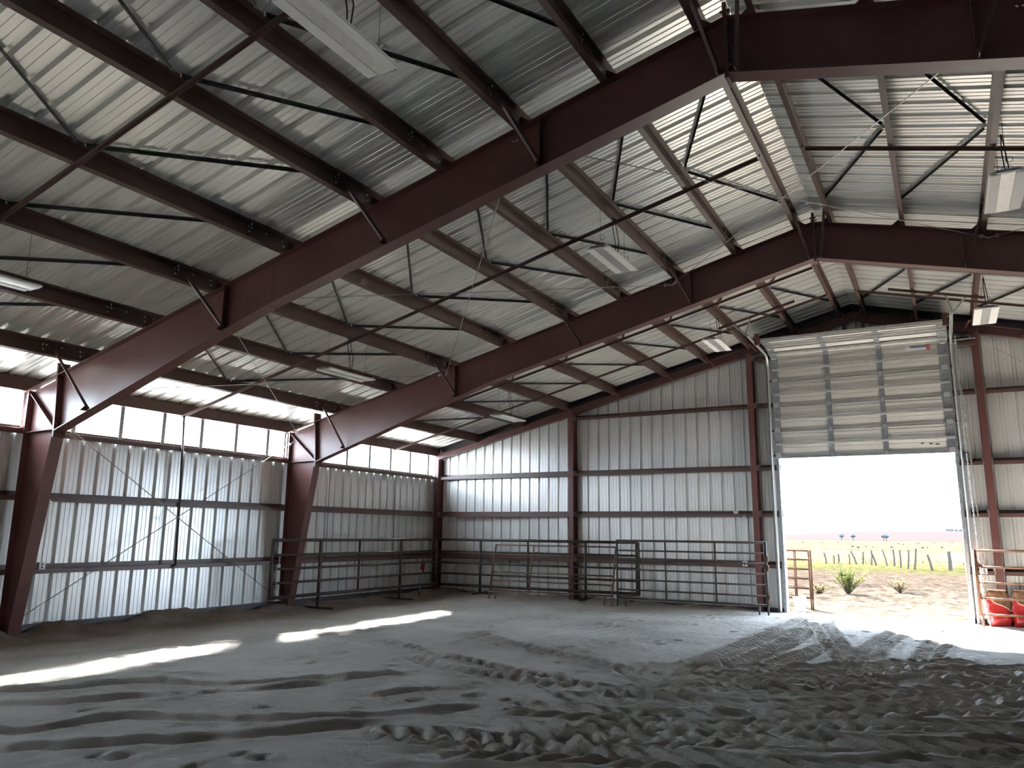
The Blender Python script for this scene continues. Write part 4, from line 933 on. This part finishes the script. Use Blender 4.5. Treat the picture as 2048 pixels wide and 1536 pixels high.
m = MB(); m.tube([(0.71, -1.66, 0.78), (0.72, -1.63, 0.70), (0.71, -1.65, 0.66)], 0.020, 6); m.build('strap', 'redrope', t, smooth=True)

# ------------------------------------------------------------------ feed sacks
def sack(loc, rotz, w, d, h, label, lean):
    t = thing('feed_sack', label, 'feed sack', loc, 'red and brown feed sacks', rotz=rotz)
    NU, NV = 28, 18; rs = random.Random(int(loc[0]*100))
    def pt(i, j):
        v = j/(NV-1); a = 2*PI*i/NU
        bel = math.sin(PI*min(1, v*1.15+0.10))**0.55 if v < 0.9 else 0.5
        sx_ = w/2*(1.0-0.12*v**3)*(0.93+0.09*math.sin(PI*v)); sy_ = d/2*max(0.06, (1-v**2.2)*1.0+0.05)*(0.8+0.25*math.sin(PI*min(1, v*1.4)))
        e = 0.62
        cx = math.copysign(abs(math.cos(a))**e, math.cos(a)); sy2 = math.copysign(abs(math.sin(a))**0.8, math.sin(a))
        wr = 0.012*math.sin(a*5+v*9)+0.010*math.sin(a*3-v*14)
        z = h*v - (0.03*(1-abs(cx)) if j == 0 else 0)
        if v > 0.75: z += 0.03*(v-0.75)*math.sin(a*4+1)
        return (sx_*cx+wr, sy_*sy2+wr+lean*v*v, max(0.0, z))
    grid = [[pt(i, j) for i in range(NU)] for j in range(NV)]
    red, brn, lin = MB(), MB(), MB()
    for j in range(NV-1):
        for i in range(NU):
            q = [grid[j][i], grid[j][(i+1) % NU], grid[j+1][(i+1) % NU], grid[j+1][i]]
            cx = sum(p[0] for p in q)/4/(w/2); v = (j+0.5)/(NV-1)
            edge = 0.62-0.20*cx
            m = brn if v > edge else red
            m.add(q, [(0, 1, 2, 3)])
    red.add([grid[0][i] for i in range(NU)], [tuple(range(NU))[::-1]]); brn.add([grid[NV-1][i] for i in range(NU)], [tuple(range(NU))])
    import bmesh
    for mbx, nm, mt in ((red, 'lower_print', 'bagred'), (brn, 'upper_print', 'bagbrown')):
        me = mbx.mesh(nm, mt, True); b = bmesh.new(); b.from_mesh(me); bmesh.ops.remove_doubles(b, verts=b.verts, dist=1e-5); b.to_mesh(me); b.free(); place(nm, me, t, local=True)
    # cream stripe along the print edge, front side
    pts = []
    for k in range(9):
        cx = -0.92+1.84*k/8; v = 0.62-0.20*cx; j = v*(NV-1)
        a = -PI/2 + math.asin(max(-1, min(1, cx)))*0.999
        i = (a % (2*PI))/(2*PI)*NU
        p = pt(i, j); pts.append((p[0], p[1]-0.006, p[2]))
    m = MB(); m.tube(pts, 0.008, 5); m.build('stripe', 'bagline', t, local=True)
    m = MB(); tp = [grid[NV-1][i] for i in range(NU)]
    m.bar((-w*0.40, lean, h+0.012), (w*0.40, lean, h+0.005), 0.02, 0.03); m.build('top_seam', 'bagline' if lean > 0.13 else 'bagbrown', t, local=True)
    return t
zb = gz(14.2, -0.3)-0.01
sack((14.17, -0.27, zb), 0.10, 0.42, 0.28, 0.70, 'red feed sack with brown top leaning nearest the doorway', 0.15)
sack((14.60, -0.29, zb), -0.16, 0.42, 0.30, 0.71, 'red feed sack with brown top, second from the doorway', 0.12)

# small straw wisp on the sand
t = thing('straw_wisp', 'tiny yellow wisp of straw on the sunlit sand strip', 'straw', (3.05, -4.0, gz(3.05, -4.0)))
for k in range(7):
    a = k*0.9; z = gz(3.05, -4.0); m = MB(); m.tube([(3.05, -4.0, z), (3.05+0.05*math.cos(a), -4.0+0.05*math.sin(a), z+0.06), (3.05+0.12*math.cos(a), -4.0+0.12*math.sin(a), z+0.08+0.02*(k % 3))], 0.006, 4); m.build('stalk', 'weed', t)

# ------------------------------------------------------------------ outside: rusty panels, bucket, bush, fence, cows, trees
t1, a1 = panel('yard_panel', 'rusty pipe yard panel outside the doorway, angled one', 'livestock panel', (10.36, 1.20), (8.3, 4.2), 1.42, [0.26, 0.49, 0.72, 0.95, 1.18, 1.40], (0.25, 0.5, 0.75), 0.018, 'darkrust', feet=(0.0, 1.0), group='rusty yard panels')
t2, a2 = panel('yard_panel', 'rusty pipe yard panel outside the doorway, near the wall', 'livestock panel', (10.30, 1.34), (7.6, 1.40), 1.42, [0.26, 0.49, 0.72, 0.95, 1.18, 1.40], (0.12, 0.24, 0.6), 0.018, 'darkrust', feet=(0.0, 1.0), group='rusty yard panels')
t = thing('bucket', 'white plastic bucket outside by the left door jamb', 'bucket', (10.13, 0.72, -0.02))
m = MB(); m.lathe([(0.115, 0.0), (0.125, 0.02), (0.145, 0.31), (0.152, 0.315), (0.152, 0.345), (0.145, 0.345), (0.138, 0.30), (0.118, 0.03)], (10.13, 0.72, -0.02), 20); m.build('pail', 'bucket', t, smooth=True)
m = MB(); m.tube([(10.13+0.155*math.cos(a), 0.72-0.02, 0.29+0.12*math.sin(a)*-1) for a in [i*PI/8 for i in range(9)]], 0.004, 5); m.build('handle', 'cable', t)
def bush(loc, n, hgt, spread, label, mat, seed, name='bush'):
    rs = random.Random(seed); t = thing(name, label, 'bush', loc); st = MB(); lf = MB()
    for k in range(n):
        a = rs.uniform(0, 2*PI); rr = rs.uniform(0.1, 1)*spread; h = hgt*rs.uniform(0.45, 1)
        b = Vector((loc[0], loc[1], loc[2])); e = b+Vector((rr*math.cos(a), rr*math.sin(a), h)); mid = b.lerp(e, 0.5)+Vector((0, 0, 0.1*h))
        st.tube([b, mid, e], [0.010, 0.007, 0.003], 4)
        for q in range(22):
            f = rs.uniform(0.25, 1); p = (b.lerp(mid, f*2) if f < 0.5 else mid.lerp(e, f*2-1))
            d = Vector((rs.uniform(-1, 1), rs.uniform(-1, 1), rs.uniform(-0.2, 1))).normalized(); s = d.cross(Vector((0, 0, 1))).normalized(); L_ = rs.uniform(0.06, 0.13)
            lf.add([p, p+d*L_*0.5+s*L_*0.22, p+d*L_, p+d*L_*0.5-s*L_*0.22], [(0, 1, 2, 3)])
    st.build('stems', 'wood', t); o = lf.build('leaves', mat, t); o['kind'] = 'stuff'
    return t
bush((10.55, 7.0, 0.0), 46, 0.95, 0.65, 'pale green leafy bush in the sun outside the doorway', 'leaf', 3)
bush((9.75, 6.4, 0.0), 18, 0.35, 0.7, 'low yellowish weed patch beside the leafy bush outside', 'dryleaf', 4, 'weed_clump')
bush((11.9, 8.6, 0.0), 16, 0.45, 0.5, 'straw coloured dry weed clump right of the leafy bush outside', 'dryleaf', 5, 'weed_clump')
# fence posts across the yard
posts = [(6.26, 35.78, 0.7, -4), (6.67, 36.19, 0.56, 0), (6.94, 36.47, 0.63, 0), (7.63, 36.04, 0.63, 0), (8.04, 36.44, 0.82, -11), (8.36, 36.77, 0.79, 2), (8.99, 35.26, 0.95, 2), (9.26, 35.52, 0.84, -9), (9.91, 35.15, 0.94, -7), (10.33, 34.58, 1.01, 0), (10.8, 32.27, 1.0, 0), (11.22, 30.97, 1.04, 3), (11.59, 29.71, 1.14, 4), (12.48, 29.02, 0.84, -6), (13.33, 29.8, 1.01, 0)]   # x, y, height, lean
for k, (px_, py_, h, tilt) in enumerate(posts):
    p = Vector((px_, py_, 0))
    big = k == len(posts)-1
    t = thing('fence_post', '%s post of the weathered yard fence counting from the left door jamb' % (ORD[k] if k < 10 else ['eleventh', 'twelfth', 'thirteenth', 'fourteenth', 'last and thickest'][k-10]), 'fence post', (p.x, p.y, 0), 'weathered fence posts outside')
    m = MB(); rr = 0.10 if big else random.uniform(0.045, 0.07); dx = math.tan(math.radians(tilt*2))*h
    m.tube([(p.x, p.y, -0.1), (p.x+dx*0.5+0.02, p.y, h*0.5), (p.x+dx, p.y, h)], [rr, rr*0.95, rr*0.85], 7); m.build('stake', 'wood', t)
pA = Vector((posts[0][0], posts[0][1], 0)); pB = Vector((posts[-1][0], posts[-1][1], 0))
for z, l in ((0.45, 'lower'), (0.95, 'upper')):
    t = thing('fence_wire', '%s thin wire strung along the weathered yard fence' % l, 'wire', (pA.x, pA.y, z), 'fence wires'); m = MB(); m.tube([(pA.x, pA.y, z), ((pA.x+pB.x)/2, (pA.y+pB.y)/2, z-0.03), (pB.x, pB.y, z)], 0.008, 4); m.build('strand', 'wood', t)
t = thing('trough', 'pale stock trough beyond the last fence post', 'trough', (14.1, 33.5, 0))
m = MB(); m.prism([(-0.30, 0.85), (0.30, 0.85), (0.22, 0.45), (-0.22, 0.45)], (13.2, 33.5, 0), (0, 1, 0), (0, 0, 1), (2.6, 0, 0)); m.build('basin', 'stone', t)
for xx in (13.5, 15.5):
    m = MB(); m.bar((xx, 33.2, 0), (xx, 33.45, 0.5), 0.08, 0.08); m.bar((xx, 33.8, 0), (xx, 33.55, 0.5), 0.08, 0.08); m.build('leg', 'stone', t)
# tall dry grass behind the fence
rs = random.Random(11); gm = MB()
for k in range(5200):
    y = rs.uniform(37, 62); x = rs.uniform(-14, 22); h = rs.uniform(0.35, 0.95); w = 0.02+0.0006*y; a = rs.uniform(-0.3, 0.3)
    gm.add([(x-w, y, 0), (x+w, y, 0), (x+a*h, y+rs.uniform(-0.1, 0.1), h)], [(0, 1, 2)])
o = gm.build('dry_grass', 'dryleaf'); tag(o, 'band of tall straw coloured grass behind the fence posts', 'grass', kind='stuff')
# cattle far out on the green field
cows = [(-143.6, 999.3), (-126.9, 1043.3), (-112.9, 1080.3), (-54.1, 660.3), (-45.1, 610.3), (-45.5, 675.1), (-36.5, 624.2), (-24.7, 643.0), (-38.0, 997.9), (-30.9, 944.1), (-23.5, 1110.5), (-20.3, 1117.9), (-4.0, 646.1), (-1.7, 680.1), (-6.4, 1246.7), (-2.8, 1255.7), (8.2, 696.0), (14.3, 1414.9), (18.5, 1426.0)]
def cow_mesh():
    m = MB(); m.tube([(-0.85, 0, 1.05), (-0.7, 0, 1.05), (-0.2, 0, 0.98), (0.4, 0, 1.0), (0.75, 0, 1.08), (0.95, 0, 1.1)], [0.18, 0.34, 0.38, 0.36, 0.30, 0.16], 8)
    body = m
    body.tube([(0.85, 0, 1.12), (1.10, 0, 0.85), (1.22, 0, 0.55), (1.36, 0, 0.40)], [0.20, 0.15, 0.14, 0.08], 6)
    for x in (-0.62, 0.62):
        for y in (-0.2, 0.2): body.tube([(x, y, 0.95), (x+0.03, y, 0.5), (x, y, 0.0)], [0.13, 0.07, 0.06], 5)
    body.tube([(-0.9, 0, 1.15), (-1.0, 0, 0.8), (-0.98, 0, 0.45)], [0.05, 0.03, 0.05], 5)
    return body.mesh('cow', 'cow', True)
cme = cow_mesh()
for k, (px_, py_) in enumerate(cows):
    o = bpy.data.objects.new('cow', cme); COL.objects.link(o); o.location = (px_, py_, -7.02); o.rotation_euler = (0, 0, (k*2.3) % 6.28)
    tag(o, 'tiny dark grazing cow far out on the sunny green field', 'cow', 'cattle on the far field')
# tree clumps along the horizon
def crown(c, r, seed):
    rs = random.Random(seed); m = MB(); n1, n2 = 7, 9
    prof = [(0.05, -0.8), (0.7, -0.6), (1.0, -0.1), (0.85, 0.4), (0.45, 0.8), (0.05, 1.0)]
    vs = []; n = 9
    for rr, z in prof:
        for k in range(n):
            a = 2*PI*k/n; q = rs.uniform(0.8, 1.25); vs.append((c[0]+r*rr*q*math.cos(a), c[1]+r*rr*q*math.sin(a), c[2]+r*z*rs.uniform(0.9, 1.1)))
    fs = [(i*n+k, i*n+(k+1) % n, (i+1)*n+(k+1) % n, (i+1)*n+k) for i in range(len(prof)-1) for k in range(n)]
    m.add(vs, fs); return m
spots = [(-171.0, 1650.5, 'lone'), (-151.3, 1661.6, 'lone'), (-97.3, 1675.0, 'pair'), (-93.3, 1684.3, 'pair'), (14.0, 2436.6, 'hill'), (23.9, 2445.6, 'hill'), (33.9, 2454.6, 'hill'), (45.1, 2463.4, 'hill'), (56.4, 2472.3, 'hill'), (68.9, 2481.0, 'hill')]
cnt = {'lone': 0, 'pair': 0, 'hill': 0}
for k, (px_, py_, kd) in enumerate(spots):
    c = Vector((px_, py_, 0))
    cnt[kd] += 1; r = 4.5 if kd != 'hill' else 5.5; base = float(OZ[np.searchsorted(ox, c.x)-1, np.searchsorted(oy, c.y)-1])+(5.0 if kd != 'hill' else -3.0)
    t = thing('tree', {'lone': '%s lone hazy tree on the horizon left of the doorway centre' % ORD[cnt[kd]-1], 'pair': '%s of two hazy trees on the horizon near the doorway centre' % ORD[cnt[kd]-1], 'hill': '%s hazy tree along the hill at the right of the doorway view' % ORD[cnt[kd]-1]}[kd], 'tree', (c.x, c.y, base-6), 'hazy trees on the horizon')
    crown((c.x, c.y, base+5), r, k).build('crown', 'tree', t)
    m = MB(); m.tube([(c.x, c.y, base-6), (c.x, c.y, base+3)], 0.7, 6); m.build('trunk', 'wood', t)
